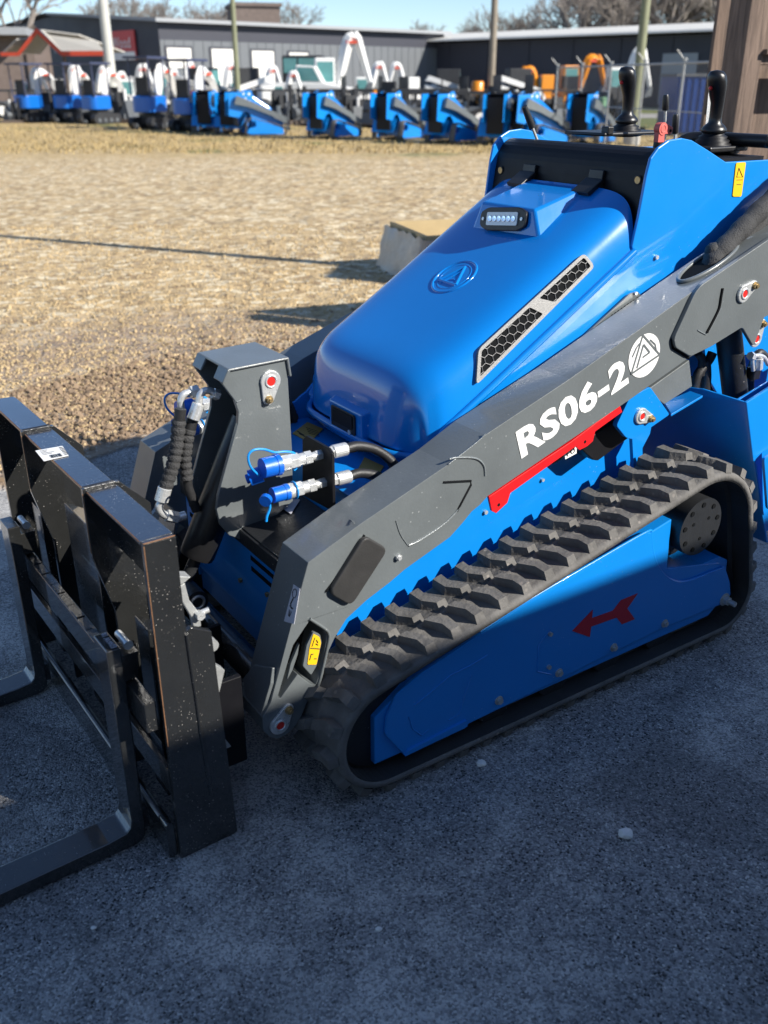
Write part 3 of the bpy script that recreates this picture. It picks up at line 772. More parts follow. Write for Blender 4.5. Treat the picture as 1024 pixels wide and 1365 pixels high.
for (a, b) in (((607,558), (641,575)),):
    pass
tw.tube([T(452,683,.25)+Vector((0,0,.001)), T(472,697,.15)+Vector((0,0,.001))], .0015, 6)
P(tw, 'weld_bead', 'weld', ap)
pad = MB(); pad.plate(rounded(sz([(484,712), (515,730), (466,806), (436,789)], .136), .020, 5), .126, .1405); P(pad, 'rubber_pad', 'pad_rubber', ap, bevel=.004, seg=3)
p = T(530,742,.14); b = MB(); b.hexnut((p.x, .14, p.z), (p.x, .132, p.z), .008); b.cyl((p.x, .14, p.z), (p.x, .129, p.z), .005, 10); P(b, 'arm_bolt', 'zinc', ap)
# red bar below the arm
rdp = sz([(651,662), (700,629), (760,589), (820,544), (826,540), (829,549), (793,575), (790,588), (782,595), (772,600), (767,595), (680,657), (676,670), (661,684), (655,681)], .15)
rd = MB(); rd.plate(rdp, .148, .156); rdo = P(rd, 'lock_bar', 'red_paint', loader, keep=True, bevel=.0015)
b = MB()
for x, y in ((665,673), (780,589)): p = T(x, y, .148); b.cyl((p.x, .1478, p.z), (p.x, .149, p.z), .0045, 12)
P(b, 'bar_hole', 'groove', rdo)
# lettering and badge
dec = MB(); tt = .1388
put_text(dec, 'RS06-2', T(695.5,612,tt), T(838.5,511,tt), T(687,575,tt), (0, 0, 0), .035)
dv = dec.v; nv = len(dv); dec.v = [(a, .1386, c) for a, b, c in dv]
dco = P(dec, 'model_lettering', 'white_decal', ap); loader_sub.append(dco)
bc = T(859,474,.139); rr_ = (T(859,445,.139).z-T(859,503,.139).z)/2*.98
ex = Vector((T(860,474,.139)-T(840,474+13,.139))).normalized(); ex.y = 0; ex.normalize(); ez_ = Vector((-ex.z, 0, ex.x))
LP = lambda a, b, h=.1386: Vector((bc.x, h, bc.z))+ex*(a*rr_)+ez_*(b*rr_)
lg1 = MB(); lg1.add([LP(math.cos(k*PI/24), math.sin(k*PI/24)) for k in range(48)], [tuple(range(48))]); lgo = P(lg1, 'round_badge', 'white_decal', ap)
lg2_ = MB()
def strip(mb, pts, w, h=.1380):
    for (a, b) in zip(pts, pts[1:]):
        A, B = Vector(a), Vector(b); d = (B-A).normalized(); n = Vector((-d.y, d.x))*w/2
        mb.add([LP(*(A+n), h), LP(*(B+n), h), LP(*(B-n), h), LP(*(A-n), h)], [(0, 1, 2, 3)])
tp_, bl_, br_ = (.05, 1.0), (-.92, -.45), (.92, -.42)
strip(lg2_, [tp_, bl_], .10); strip(lg2_, [tp_, br_], .10, .1379); strip(lg2_, [bl_, br_], .10, .1378)
strip(lg2_, [(.02, .55), (-.55, -.35)], .09, .1377); strip(lg2_, [(.02, .55), (.33, .0), (-.12, -.02)], .09, .1376)
strip(lg2_, [(-.74, .30), (-.42, .62), (-.2, .72)], .07, .1375); strip(lg2_, [(.45, .58), (.72, .20), (.74, -.1)], .07, .1374)
P(lg2_, 'badge_lines', 'grey_paint', lgo)
pin(372, 965, 383, 944, .14); pin(990, 391, 1003, 380, .128); pin(1006, 451, 1014, 431, .14)
# oval opening and sleeved hoses on the arm's top
ad = (T(1024,318,.14)-T(760,505,.14)).normalized(); an = Vector((-ad.z, 0, ad.x))
oc = T(944,352,.2)
k_ = T(924,388,.14); oc.z = k_.z+(oc.x-k_.x)*ad.z/ad.x
ov = lambda a, b, h: oc+ad*a+Vector((0, 1, 0))*b+an*h
op = MB(); op.add([ov(.105*math.cos(k*PI/16), .032*math.sin(k*PI/16), .0025) for k in range(32)], [tuple(range(32))]); P(op, 'hose_opening', 'groove', ap)
op = MB(); op.tube([ov(.108*math.cos(k*PI/16), .036*math.sin(k*PI/16), .004) for k in range(33)], .0055, 8, False); P(op, 'opening_rim', 'grey_paint', ap)
def wavy(path, r, amp, freq):
    p = smoothpath(path, 10); return p, [r+amp*math.sin(i*freq)+amp*.6*math.sin(i*freq*2.7+1) for i in range(len(p))]
h1 = MB(); p_, r_ = wavy([ov(-.02, .0, -.08), ov(.0, .0, -.02), T(958,338,.2), T(990,304,.2), T(1024,270,.2), T(1070,228,.2), T(1120,200,.2)], .026, .0015, .9); h1.tube(p_, r_, 12)
P(h1, 'hose_sleeve', 'sleeve', ap)
h1 = MB(); p_, r_ = wavy([ov(.03, .01, -.06), ov(.03, .01, .02), T(976,334,.21), T(1024,288,.21), T(1080,240,.21)], .018, .001, .7); h1.tube(p_, r_, 12); P(h1, 'hose_sleeve', 'sleeve', ap)
ck = MB(); v = [ov(.145, -.055, .001), ov(.20, -.055, .001), ov(.20, .0, .001), ov(.145, .0, .001)]; 

# far arm
fa = P(mirror(arm_o), 'lift_arm', 'grey_paint', keep=True, bevel=.0035); fa.location = (-.03, .03, 0)
fd_ = MB()
for (a, b, w, h) in ((1.02, 1.22, .07, .07), (1.15, 1.10, .05, .05), (1.22, 1.22, .04, .08), (1.03, 1.02, .05, .05), (1.3, .95, .06, .05)): fd_.plate(rounded([(a, b), (a+w, b), (a+w, b+h), (a, b+h)], .015, 3), .2735, .2748)
loader_sub.append(P(mirror(fd_), 'side_decals', 'white_decal', sd2))
fr_ = MB(); fr_.plate(rp, .128, .1405); P(mirror(fr_), 'arm_side_plate', 'grey_paint', fa)
wl = MB(); v = [T(593,0,.14)]*0
q = [(T(x, y, .14).x, T(x, y, .14).z) for x, y in ((384,850), (380,866))]
lb2 = MB(); lb2.box((-.176, .925, .36), (-.168, .965, .43)); 

# lower link, bracket, shelf, rear box
lk = MB(); lk.plate(sz([(860,522), (919,480), (923,515), (886,539)], .18), .18, .235); P(lk, 'lower_link', 'grey_paint', bevel=.002)
br = MB(); br.plate(rounded(sz([(838,529), (865,515), (891,552), (855,577), (842,585), (833,583), (820,567)], .155), .008, 3), .150, .166); bro = P(br, 'pivot_bracket', 'blue_paint', keep=True, bevel=.002)
br2 = MB(); br2.plate(sz([(842,582), (868,568), (866,578), (856,597), (857,640), (845,640)], .215), .213, .225); P(br2, 'bracket_leg', 'blue_paint', bro, bevel=.001)
pin(853.5, 554, 865, 557, .15, .022)
a_, b_ = T(895,552,.15), T(937,527,.15); a2, b2 = Z(885,536,a_.z), Z(920,521,b_.z)
sh = MB(); sh.prism([a_, b_, b2, a2], (0, 0, -.007)); P(sh, 'bracket_shelf', 'blue_paint', bro, bevel=.001)
C1, C2 = T(993,536,.05), T(1022,724,.05); B1 = T(936,522,.189); 
rb = MB(); 
rb.prism([(C1.x, .05, C1.z), (C2.x, .05, C2.z), (C2.x, .885, C2.z), (C2.x-.30*(C2.x-C1.x), .885, .40), (C1.x+.03, .885, .60), (C1.x, .19, C1.z)], (.009, 0, 0))
rbo = P(rb, 'rear_fender', 'blue_paint', keep=True, bevel=.002)
rs = MB(); rs.plate([(C1.x, C1.z)]+sz([(1002.5,615), (1013,604), (1110,556), (1110,462)], .05), .045, .054); rs.plate([(C1.x+.02, C1.z-.02), (C2.x+.02, C2.z), (C2.x+.3, C2.z), (C2.x+.3, C1.z+.1)], .10, .108)
P(rs, 'fender_side', 'blue_paint', rbo, bevel=.002)
rs = MB(); rs.plate(rounded(sz([(1017,611), (1060,585), (1060,690), (1022,678)], .03), .01, 3), .026, .035); P(rs, 'fender_flap', 'blue_paint', rbo, bevel=.002)
rpd = MB(); rpd.box((1.46, .33, .30), (1.52, .83, 1.22)); P(rpd, 'operator_pad', 'dark_cover', keep=True, bevel=.01)
cy = MB(); a_, b_ = T(965,390,.2), T(981,532,.2); cy.cyl(a_, b_, .036, 36); P(cy, 'lift_cylinder', 'steel_dark', keep=True)
hz = MB()
for i, (pts, r) in enumerate((([(934,500), (936,480), (930,470)], .012), ([(925,520), (930,500), (945,480), (950,470)], .014), ([(1000,520), (1002,490), (1012,470), (1024,480), (1040,500)], .012), ([(938,530), (941,505), (940,480)], .016))):
    hz.tube(smoothpath([T(x, y, .24) for x, y in pts], 5), r, 10)
P(hz, 'rear_hose', 'hose_rubber')
ft = MB(); ft.tube(smoothpath([T(x, y, .15) for x, y in ((1004,494), (1003,480), (1008,474), (1018,476), (1024,486))], 5), .006, 10); ft.hexnut(T(1012,478,.15), T(1011,492,.15), .012); ft.hexnut(T(1004,476,.15), T(1000,474,.15), .012); P(ft, 'elbow_fitting', 'zinc')
fb = MB(); fb.cbox(T(1004,497,.17), (.03, .03, .035)); P(fb, 'valve_block', 'black_plastic', bevel=.003)
# underneath details below the red bar
ub = MB(); ub.plate(sz([(765,592), (800,568), (830,549), (835,580), (792,612), (785,611)], .21), .195, .27); P(ub, 'step_guard', 'dark_cover', bevel=.003)
um = MB(); um.plate(sz([(752,601), (768,592), (768,604), (753,612)], .19), .188, .190); umo = P(um, 'number_tag', 'white_decal')
tx = MB(); put_text(tx, '10', T(756,609,.1875), T(767,603,.1875), T(755,602,.1875)); P(tx, 'tag_print', 'ink', umo)
uh = MB(); uh.tube(smoothpath([T(735,612,.24), T(742,608,.23), T(752,600,.23)], 4), .014, 10); P(uh, 'hose_end', 'hose_rubber')

# ---- centre tower
tn = sz([(303,492), (295,510), (304,522), (313,534), (318,549), (317,565), (306,606), (298,635), (291,661), (289,680), (294,700), (306,714), (330,722), (391,668), (390,606), (384,504), (383,480)], .50)
tw = MB(); tw.plate(tn, .50, .512); two = P(tw, 'tower_plate', 'grey_paint', keep=True, bevel=.002)
P(mirror(tw), 'tower_plate', 'grey_paint', bevel=.002)
rv = MB(); rv.box((.035, .512, .56), (.045, .648, .90)); P(rv, 'tower_web', 'grey_paint', two)
a0, a1, a2_, a3 = [T(x, y, .495) for x, y in ((296,511), (304,492), (385,476), (387,502))]
cp = MB(); th = .006
cp.plate([(a1.x, a1.z), (a2_.x, a2_.z), (a2_.x, a2_.z-th), (a1.x, a1.z-th)], .493, .667)
cp.plate([(a2_.x, a2_.z), (a3.x+.004, a3.z), (a3.x+.004-th, a3.z), (a2_.x-th, a2_.z-th)], .493, .667)
for t0, t1 in ((.493, .545), (.615, .667)): cp.plate([(a1.x, a1.z), (a0.x, a0.z), (a0.x+th, a0.z), (a1.x+th, a1.z-th)], t0, t1)
P(cp, 'tower_cap', 'grey_paint', bevel=.0025)
pin(359.6, 507.4, 356.7, 531.4, .50, .026)
we = MB(); we.tube([T(316,536,.499), T(322,533,.499)], .0015, 5); P(we, 'weld_bead', 'weld', two)
# tilt cylinder
ty = MB(); A_ = T(332,560,.58); B_ = T(262,742,.58); ty.tube([A_, A_.lerp(B_, .97), B_], [.044, .044, .041], 32)
tyo = P(ty, 'tilt_cylinder', 'black_plastic')
ty = MB(); C_ = T(249,772,.58); ty.cyl(B_, C_, .016, 20); P(ty, 'cylinder_rod', 'steel_dark', tyo)
ty = MB(); D_ = T(256,795,.58); ty.cyl((D_.x, .545, D_.z), (D_.x, .615, D_.z), .030, 28); P(ty, 'rod_eye', 'steel_dark', tyo)
ty = MB(); ty.tube([(D_.x+.017*math.cos(k*PI/10), .543, D_.z+.017*math.sin(k*PI/10)) for k in range(21)], .004, 8, False); P(ty, 'eye_bush', 'zinc_dull', tyo)
# corrugated hoses in front of the tower
def pt(l, t): return [T(x, y, t) for x, y in l]
hs = MB(); th_ = .555
def corr(path, r, pitch=.0165, dr=.0028):
    p = smoothpath(path, 14); rr = []; d = 0
    for i, q in enumerate(p):
        if i: d += (q-p[i-1]).length
        rr.append(r-dr*(abs(math.sin(PI*d/pitch)) < .38))
    return p, rr
h = MB(); p_, r_ = corr(pt([(239,560), (235,597), (230,622), (220,652)], th_), .0165); h.tube(p_, r_, 14); ho = P(h, 'spiral_hose', 'sleeve', tyo)
h = MB(); h.tube(smoothpath(pt([(241,545), (240,553), (239,562)], th_), 4), .0135, 12); P(h, 'hose_sheath', 'hose_rubber', tyo)
h = MB(); p_, r_ = corr(pt([(253,571), (249,590), (247,613), (249,638)], th_+.01), .0155); h.tube(p_, r_, 14); P(h, 'spiral_hose', 'sleeve', tyo)
h = MB(); h.tube(smoothpath(pt([(257,557), (255,564), (253,572)], th_+.01), 4), .0145, 12); h.tube(smoothpath(pt([(249,637), (251,650), (256,664), (262,680)], th_+.02), 4), .012, 12); P(h, 'hose_sheath', 'hose_rubber', tyo)
h = MB(); h.tube(smoothpath(pt([(285,524), (280,521), (273,521), (267,527), (265,538)], th_), 6), .0085, 12); h.knurl(T(265,538,th_), T(257.5,559,th_), .0148)
h.hexnut(T(284,524,th_), T(291,527,th_), .013); P(h, 'elbow_pipe', 'zinc', tyo)
h = MB(); h.tube(smoothpath(pt([(262,522), (253,523), (245,526), (241,534), (242,546)], .60), 6), .0085, 12); h.hexnut(T(254,523,.60), T(264,521,.60), .015); P(h, 'elbow_pipe', 'zinc', tyo)
h = MB(); h.knurl(T(220,650,th_), T(215,668,th_), .0168); h.tube(smoothpath(pt([(215,667), (212,677), (217,685), (228,689)], th_), 6), .0095, 12); h.hexnut(T(222,687,th_), T(236,690,th_), .015); h.cyl(T(236,690,th_), T(247,687,th_), .011, 14); P(h, 'elbow_pipe', 'zinc', tyo)
# couplers on their bracket
CS = .036
def couplers(far):
    f = mirror if far else (lambda m: m)
    v = [S(x, y, CS) for x, y in ((403,586), (408,581), (437,597.5), (442,604.5), (444,682), (403,660))]
    m = MB(); m.prism(v, (.008, 0, 0)); bo = P(f(m), 'coupler_bracket', 'dark_cover', bevel=.0015)
    u = S(428,606,CS); l = S(433,643,CS)
    for i, c in enumerate((u, l)):
        ln = .0 if i == 0 else -.012
        X = lambda d: (CS-d, c.y, c.z)
        m = MB(); m.hexnut(X(.0), X(.016), .0125); m.cyl(X(.016), X(.028), .010, 20); m.hexnut(X(.028), X(.045), .0165); m.cyl(X(.045), X(.062), .014, 24); m.hexnut(X(.062), X(.085), .0185); m.cyl(X(.085), X(.108+ln), .0180, 28)
        m.hexnut((CS+.010, c.y, c.z), (CS+.030, c.y, c.z), .0145); m.knurl((CS+.030, c.y, c.z), (CS+.068, c.y, c.z), .0158)
        co = P(f(m), 'quick_coupler', 'zinc', bevel=.0008)
        m = MB(); rc = .0235 if i == 0 else .0185; m.cyl(X(.106+ln), X(.150+ln*1.2), rc*.96, 30); m.cyl(X(.108+ln), X(.118+ln), rc*1.03, 30)
        P(f(m), 'dust_cap', 'blue_cap', co)
        m = MB()
        if i == 0:
            m.cyl((CS-.142, c.y+.020, c.z-.022), (CS-.168, c.y+.030, c.z-.030), .0185, 24); m.cyl((CS-.168, c.y+.030, c.z-.030), (CS-.174, c.y+.033, c.z-.032), .011, 16)
            P(f(m), 'hanging_cap', 'blue_cap', co)
            m = MB(); m.tube(smoothpath([T(x, y, c.y-.0) for x, y in ((345,634), (334,622), (331,608), (338,600), (352,599), (366,603), (380,602), (392,604), (396,612), (396,622), (392,627))], 5), .0028, 8); P(f(m), 'cap_cord', 'blue_cord', co)
        else:
            m.tube([(CS-.150, c.y, c.z-.004), (CS-.158, c.y-.008, c.z-.006)], [.014, .014], 20); P(f(m), 'hanging_cap', 'blue_cap', co)
            m = MB(); m.tube(smoothpath([T(x, y, c.y-.01) for x, y in ((357,664), (360,676), (356,688), (355,695))], 5), .0032, 8)
            m.tube([(CS-.080, c.y+.0195*math.cos(k*PI/10), c.z+.0195*math.sin(k*PI/10)) for k in range(21)], .0022, 6, False); P(f(m), 'cap_cord', 'blue_cord', co)
        m = MB()
        q = [(CS+.062, c.y, c.z), (CS+.10, c.y, c.z), (CS+.15, c.y-.005, c.z-.02), (CS+.19, c.y-.02, c.z-.06), (CS+.21, c.y-.04, c.z-.12)]
        m.tube(smoothpath(q, 6), .0115, 14); P(f(m), 'hydraulic_hose', 'hose_rubber')
        if i == 0:
            m = MB(); q = [(CS+.064, c.y+.015, c.z-.008), (CS+.12, c.y+.012, c.z-.012), (CS+.17, c.y, c.z-.035), (CS+.21, c.y-.03, c.z-.10)]; p_, r_ = corr(q, .0105, .02, .0015); m.tube(p_, r_, 10); P(f(m), 'hydraulic_hose', 'sleeve')
couplers(False); couplers(True)

# ================================================================== PALLET FORKS
forks = empty('pallet_fork', mw(-.4375, C0, 0), ROT+.034, 'black steel pallet fork attachment with two tines in front of the blue loader', 'pallet fork')
FO = Vector((-.42, C0, 0))
def FP(mb, name, m, parent=forks, **k):
    mb.v = [(a-FO.x, b-FO.y, c) for a, b, c in mb.v] if not getattr(mb, 'loc', 0) else mb.v; mb.loc = 1
    return mb.build(name, m, parent, **k)
def px2(l, t): return [(T(x, y, t).x, T(x, y, t).z) for x, y in l]
ep = [(-.48, .75)]+px2([(235,715), (249,843), (256,837), (283,842), (318,1108)], .08)+[(-.355, .002), (-.48, .002)]
m = MB(); m.plate(ep, .08, .094); epo = FP(m, 'end_plate', 'black_paint', bevel=.0015)
m = MB(); m.plate(ep, 1.086, 1.10); FP(m, 'end_plate', 'black_paint', bevel=.0015)
m = MB(); m.tube([(T(x, y, .08).x, .0795, T(x, y, .08).z) for x, y in ((249,845), (254,880), (262,930), (268,975), (274,1010), (282,1060))], .004, 7); FP(m, 'weld_bead', 'black_paint', epo)
m = MB(); m.tube([(-.4802, .0795, .745), (-.4802, .0795, .30)], .0011, 5); m.tube([(-.4805, .0795, .7505), (-.42, .0795, .7505)], .0012, 5); FP(m, 'rust_edge', 'rust', epo)
gus = [(-.488, .756), (-.415, .756), (-.352, .70), (-.352, .06), (-.46, .06), (-.46, .30), (-.488, .38), (-.488, .756)]
gus = [(-.488, .755), (-.412, .755), (-.350, .69), (-.350, .05), (-.455, .05), (-.455, .46), (-.488, .60)]
for t in (.378, .795):
    m = MB(); m.plate(gus, t-.006, t+.006); g = FP(m, 'gusset_plate', 'black_paint', bevel=.001)
    m = MB(); m.tube([(-.4885, t-.004, .745), (-.4885, t-.004, .61)], .0011, 5); FP(m, 'rust_edge', 'rust', g)
    m = MB(); m.tube([(-.484, t-.004, .7555), (-.42, t-.005, .7555)], .003, 6); m.tube([(-.484, t+.006, .7530), (-.42, t+.006, .7530)], .004, 6); FP(m, 'weld_bead', 'black_paint', g)
for t0, t1 in ((.094, .372), (.384, .789), (.801, 1.086)):
    m = MB(); m.box((-.481, t0, .742), (-.418, t1, .75)); tpz = FP(m, 'top_plate', 'black_sky_gloss', bevel=.0012)
    m = MB(); m.box((-.425, t0, .60), (-.417, t1, .742)) if t0 != .384 else m.box((-.419, t0, .70), (-.417, t1, .742)); FP(m, 'back_flange', 'black_paint', tpz)
    m = MB(); m.add([(-.478, t0+.001, .62), (-.478, t1-.001, .62), (-.428, t1-.001, .56), (-.428, t0+.001, .56), (-.474, t0+.001, .612), (-.474, t1-.001, .612), (-.428, t1-.001, .550), (-.428, t0+.001, .550)], [(0,1,2,3), (4,5,6,7), (0,1,5,4), (2,3,7,6)])
    m = MB(); m.tube([(-.4815, t0+.005, .7485), (-.4815, t1-.005, .7485)], .0011, 5); FP(m, 'rust_edge', 'rust', tpz)
    if t0 == .384:
        l = MB(); v = [Z(x, y, .7515) for x, y in ((59,598), (95,592), (102,605), (69,612))]; l.prism([(q.x, q.y, .7512) for q in v], (0, 0, .0006)); lo2 = FP(l, 'barcode_label', 'white_decal', tpz)
        bc_ = MB()
        e0, e1_, e3 = v[0], v[1]-v[0], v[3]-v[0]
        def cell(u0, u1, w0, w1): bc_.add([(e0+e1_*a+e3*b)+Vector((0, 0, .0012)) for a, b in ((u0, w0), (u1, w0), (u1, w1), (u0, w1))], [(0, 1, 2, 3)])
        random.seed(3); u = .30
        while u < .72: w = random.choice((.008, .016, .024)); cell(u, u+w, .62, .90); u += w+random.choice((.01, .018))
        for k in range(6): cell(.82, .96, .12+k*.13, .12+k*.13+.06)
        for k in range(4): cell(.12, .12+random.uniform(.2, .5), .12+k*.12, .12+k*.12+.03)
        FP(bc_, 'label_print', 'ink', lo2)
# rear mounting plate and uprights
m = MB(); m.box((-.372, .35, .07), (-.362, .81, .50)); m.box((-.40, .094, .05), (-.39, 1.066, .33)); mpo = FP(m, 'mount_plate', 'black_paint', bevel=.001)
m = MB(); m.add([(-.452, .47, .615), (-.452, .655, .615), (-.372, .655, .565), (-.372, .47, .565), (-.452, .47, .07), (-.452, .655, .07), (-.372, .655, .07), (-.372, .47, .07)], [(0,1,2,3), (4,5,6,7), (0,4,5,1), (1,5,6,2), (2,6,7,3), (3,7,4,0)]); FP(m, 'centre_upright', 'black_paint', bevel=.002)
for t in (.20, .90): m = MB(); m.add([(-.45, t, .50), (-.45, t+.07, .50), (-.36, t+.07, .44), (-.36, t, .44), (-.45, t, .07), (-.45, t+.07, .07), (-.36, t+.07, .07), (-.36, t, .07)], [(0,1,2,3), (4,5,6,7), (0,4,5,1), (1,5,6,2), (2,6,7,3), (3,7,4,0)]); FP(m, 'side_upright', 'black_paint', bevel=.002)
# rails
m = MB(); random.seed(4)
m.box((-.512, .096, .335), (-.488, 1.086, .405)); ur = FP(m, 'upper_rail', 'black_paint', bevel=.002)
m = MB(); t = .11
while t < 1.03:
    w = random.uniform(.02, .05); m.box((-.509, t, .404), (-.491, t+w, .4045+random.uniform(.001, .004))); t += w+random.uniform(.01, .03)
FP(m, 'rail_notches', 'black_paint', ur)
m = MB(); m.box((-.50, .094, .004), (-.482, 1.066, .085)); m.cyl((-.493, .094, .088), (-.493, 1.066, .088), .008, 12); FP(m, 'lower_rail', 'black_paint', bevel=.0015)
m = MB(); m.cyl((-.499, .13, .093), (-.499, .99, .093), .0035, 10); FP(m, 'rail_highlight', 'highlight_pale')  # pale strip paints the shiny highlight along the lower rail
m = MB(); m.box((-.482, .094, .17), (-.470, 1.066, .23)); FP(m, 'cross_member', 'black_paint', bevel=.001)
# tines
tprof = [(-.546, .497), (-.546, .070), (-.550, .055), (-.560, .045), (-.60, .040), (-1.45, .024), (-1.62, .012), (-1.62, .004), (-.545, .004), (-.530, .008), (-.520, .02), (-.517, .05), (-.517, .497)]
for t in (.172, .845):
    m = MB(); m.plate(tprof, t, t+.075); tn_ = FP(m, 'tine', 'black_paint', bevel=.003, seg=3)
    m = MB(); m.plate([(-.518, .47), (-.518, .41), (-.488, .412), (-.486, .435), (-.480, .47)], t+.01, t+.065); m.plate([(-.518, .08), (-.518, .03), (-.505, .03), (-.505, .08)], t+.01, t+.065); FP(m, 'tine_hook', 'black_paint', tn_, bevel=.001)
    m = MB(); m.cyl((-.497, t+.02, .487), (-.497, t+.07, .487), .008, 14); m.cyl((-.497, t+.015, .487), (-.497, t+.02, .487), .010, 14); FP(m, 'locking_pin', 'zinc', tn_)
    if t < .5:
        m = MB(); put_text(m, '#1 WW03', (-.520, t+.070, .4985), (-.520, t+.006, .4985), (-.534, t+.070, .4985), (0, 0, 0), .02); FP(m, 'chalk_marks', 'label_grey', tn_)
# hitch lever
m = MB(); v = pt([(243,781), (250,777), (256,800), (270,818), (272,835), (262,838), (258,822), (246,802)], .19); m.prism(v, (0, .012, 0)); ml = FP(m, 'latch_lever', 'zinc_dull', bevel=.002)
m = MB(); a_ = T(268,818,.19); m.hexnut(a_, a_+Vector((.0, -.014, 0)), .010); m.cyl(a_, a_+Vector((.022, -.004, .004)), .006, 12); FP(m, 'lever_bolt', 'zinc', ml)
m = MB(); m.prism(pt([(241,768), (258,769), (250,776), (242,780)], .19), (0, .03, 0)); m.cyl(T(286,862,.12), T(286,862,.12)+Vector((.0, .02, 0)), .013, 20); m.prism(pt([(288,886), (302,894), (294,926), (288,905)], .12), (0, .02, 0)); m.prism(pt([(300,982), (311,996), (300,1000)], .14), (0, .03, 0)); FP(m, 'latch_fitting', 'zinc_dull', bevel=.001)
# loader-side mounting frame behind the carriage
qm = MB(); qm.box((-.345, .19, .09), (-.325, .97, .40)); qm.box((-.345, .19, .09), (-.265, .205, .32)); qm.box((-.345, .955, .09), (-.265, .97, .32)); qm.box((-.33, .44, .10), (-.20, .452, .30)); qm.box((-.33, .70, .10), (-.20, .712, .30))
P(qm, 'mount_frame', 'dark_cover', bevel=.002)
cr = MB(); cr.cyl((-.17, .15, .22), (-.17, 1.0, .22), .035, 24); P(cr, 'cross_tube', 'black_paint')
# bake modifiers so that copies share their meshes
bpy.context.view_layer.update(); dg = bpy.context.evaluated_depsgraph_get()
for o in list(scene.objects):
    if o.type == 'MESH' and o.modifiers:
        me = bpy.data.meshes.new_from_object(o.evaluated_get(dg), preserve_all_data_layers=True, depsgraph=dg)
        me.name = o.name; o.modifiers.clear(); o.data = me

# ================================================================== GROUND
gm = bpy.data.materials.new('ground'); gm.use_nodes = True; nt = gm.node_tree; L = nt.links.new; pb = nt.nodes['Principled BSDF']
tc = nt.nodes.new('ShaderNodeTexCoord'); co = tc.outputs['Object']
sep = nt.nodes.new('ShaderNodeSeparateXYZ'); L(co, sep.inputs[0])
def noise(s, d=5., r=.6, dist=0.):
    n = nd(nt, 'ShaderNodeTexNoise', Scale=s, Detail=d, Roughness=r, Distortion=dist); L(co, n.inputs['Vector']); return n.outputs['Fac']
def math_(op, a, b=None, c=None):
    n = nt.nodes.new('ShaderNodeMath'); n.operation = op
    for i, v in enumerate((a, b, c)):
        if v is None: continue
        if isinstance(v, (int, float)): n.inputs[i].default_value = v
        else: L(v, n.inputs[i])
    return n.outputs[0]
def smooth(v, a, b):
    n = nt.nodes.new('ShaderNodeMapRange'); n.interpolation_type = 'SMOOTHSTEP'; n.inputs[1].default_value = a; n.inputs[2].default_value = b
    L(v, n.inputs[0]); return n.outputs[0]
Y = sep.outputs[1]; X = sep.outputs[0]
big = noise(.35, 6.); med = noise(1.6, 6., .65); fine = noise(14., 6., .7); grit = noise(70., 4., .8)
# asphalt to mud line
A_, B_ = G(0, 652), G(180, 592); sl = (B_.y-A_.y)/(B_.x-A_.x)
edge_ = math_('SUBTRACT', math_('SUBTRACT', Y, math_('MULTIPLY', X, sl)), A_.y-sl*A_.x)
edge_ = math_('ADD', edge_, math_('MULTIPLY', math_('SUBTRACT', med, .5), .9))
asph = smooth(edge_, .07, -.07)
Yn = math_('ADD', Y, math_('MULTIPLY', math_('SUBTRACT', big, .5), 5.))
mud = smooth(Yn, 6.9, 5.4)
grass = math_('MULTIPLY', smooth(Yn, 19., 25.), smooth(Yn, 60., 50.))
# colours
vo = nd(nt, 'ShaderNodeTexVoronoi', Scale=38.); L(co, vo.inputs['Vector'])
vo2 = nd(nt, 'ShaderNodeTexVoronoi', Scale=95.); L(co, vo2.inputs['Vector'])
sv = nt.nodes.new('ShaderNodeSeparateColor'); L(vo.outputs['Color'], sv.inputs[0])
sv2 = nt.nodes.new('ShaderNodeSeparateColor'); L(vo2.outputs['Color'], sv2.inputs[0])
grav = mixc(nt, sv.outputs[0], (.37, .25, .12), (.60, .45, .235))
grav = mixc(nt, math_('MULTIPLY', sv2.outputs[0], .5), grav, (.67, .54, .35))
r_ = ramp(nt, .40, .62); L(med, r_.inputs[0]); grav = mixc(nt, math_('MULTIPLY', r_.outputs[0], .55), grav, (.38, .26, .12))
mudc = mixc(nt, fine, (.18, .12, .075), (.42, .31, .21))
mudc = mixc(nt, smooth(sv2.outputs[0], .78, .9), mudc, (.42, .36, .28))
gc_ = mixc(nt, fine, (.34, .23, .09), (.56, .42, .20)); gc_ = mixc(nt, smooth(big, .56, .66), gc_, (.16, .17, .05)) 
yard = mixc(nt, med, (.24, .22, .19), (.40, .37, .32))
grav = mixc(nt, math_('MULTIPLY', smooth(noise(5.5, 5., .7), .56, .66), .7), grav, (.30, .20, .10)); grav = mixc(nt, math_('MULTIPLY', smooth(noise(4., 6., .75, .5), .58, .68), .6), grav, (.72, .61, .41))
rut = nt.nodes.new('ShaderNodeMapping'); rut.inputs['Scale'].default_value = (.09, .9, 1.); rut.inputs['Rotation'].default_value = (0, 0, .12); L(co, rut.inputs[0]); rn = nd(nt, 'ShaderNodeTexNoise', Scale=1.6, Detail=5., Roughness=.65); L(rut.outputs[0], rn.inputs['Vector'])
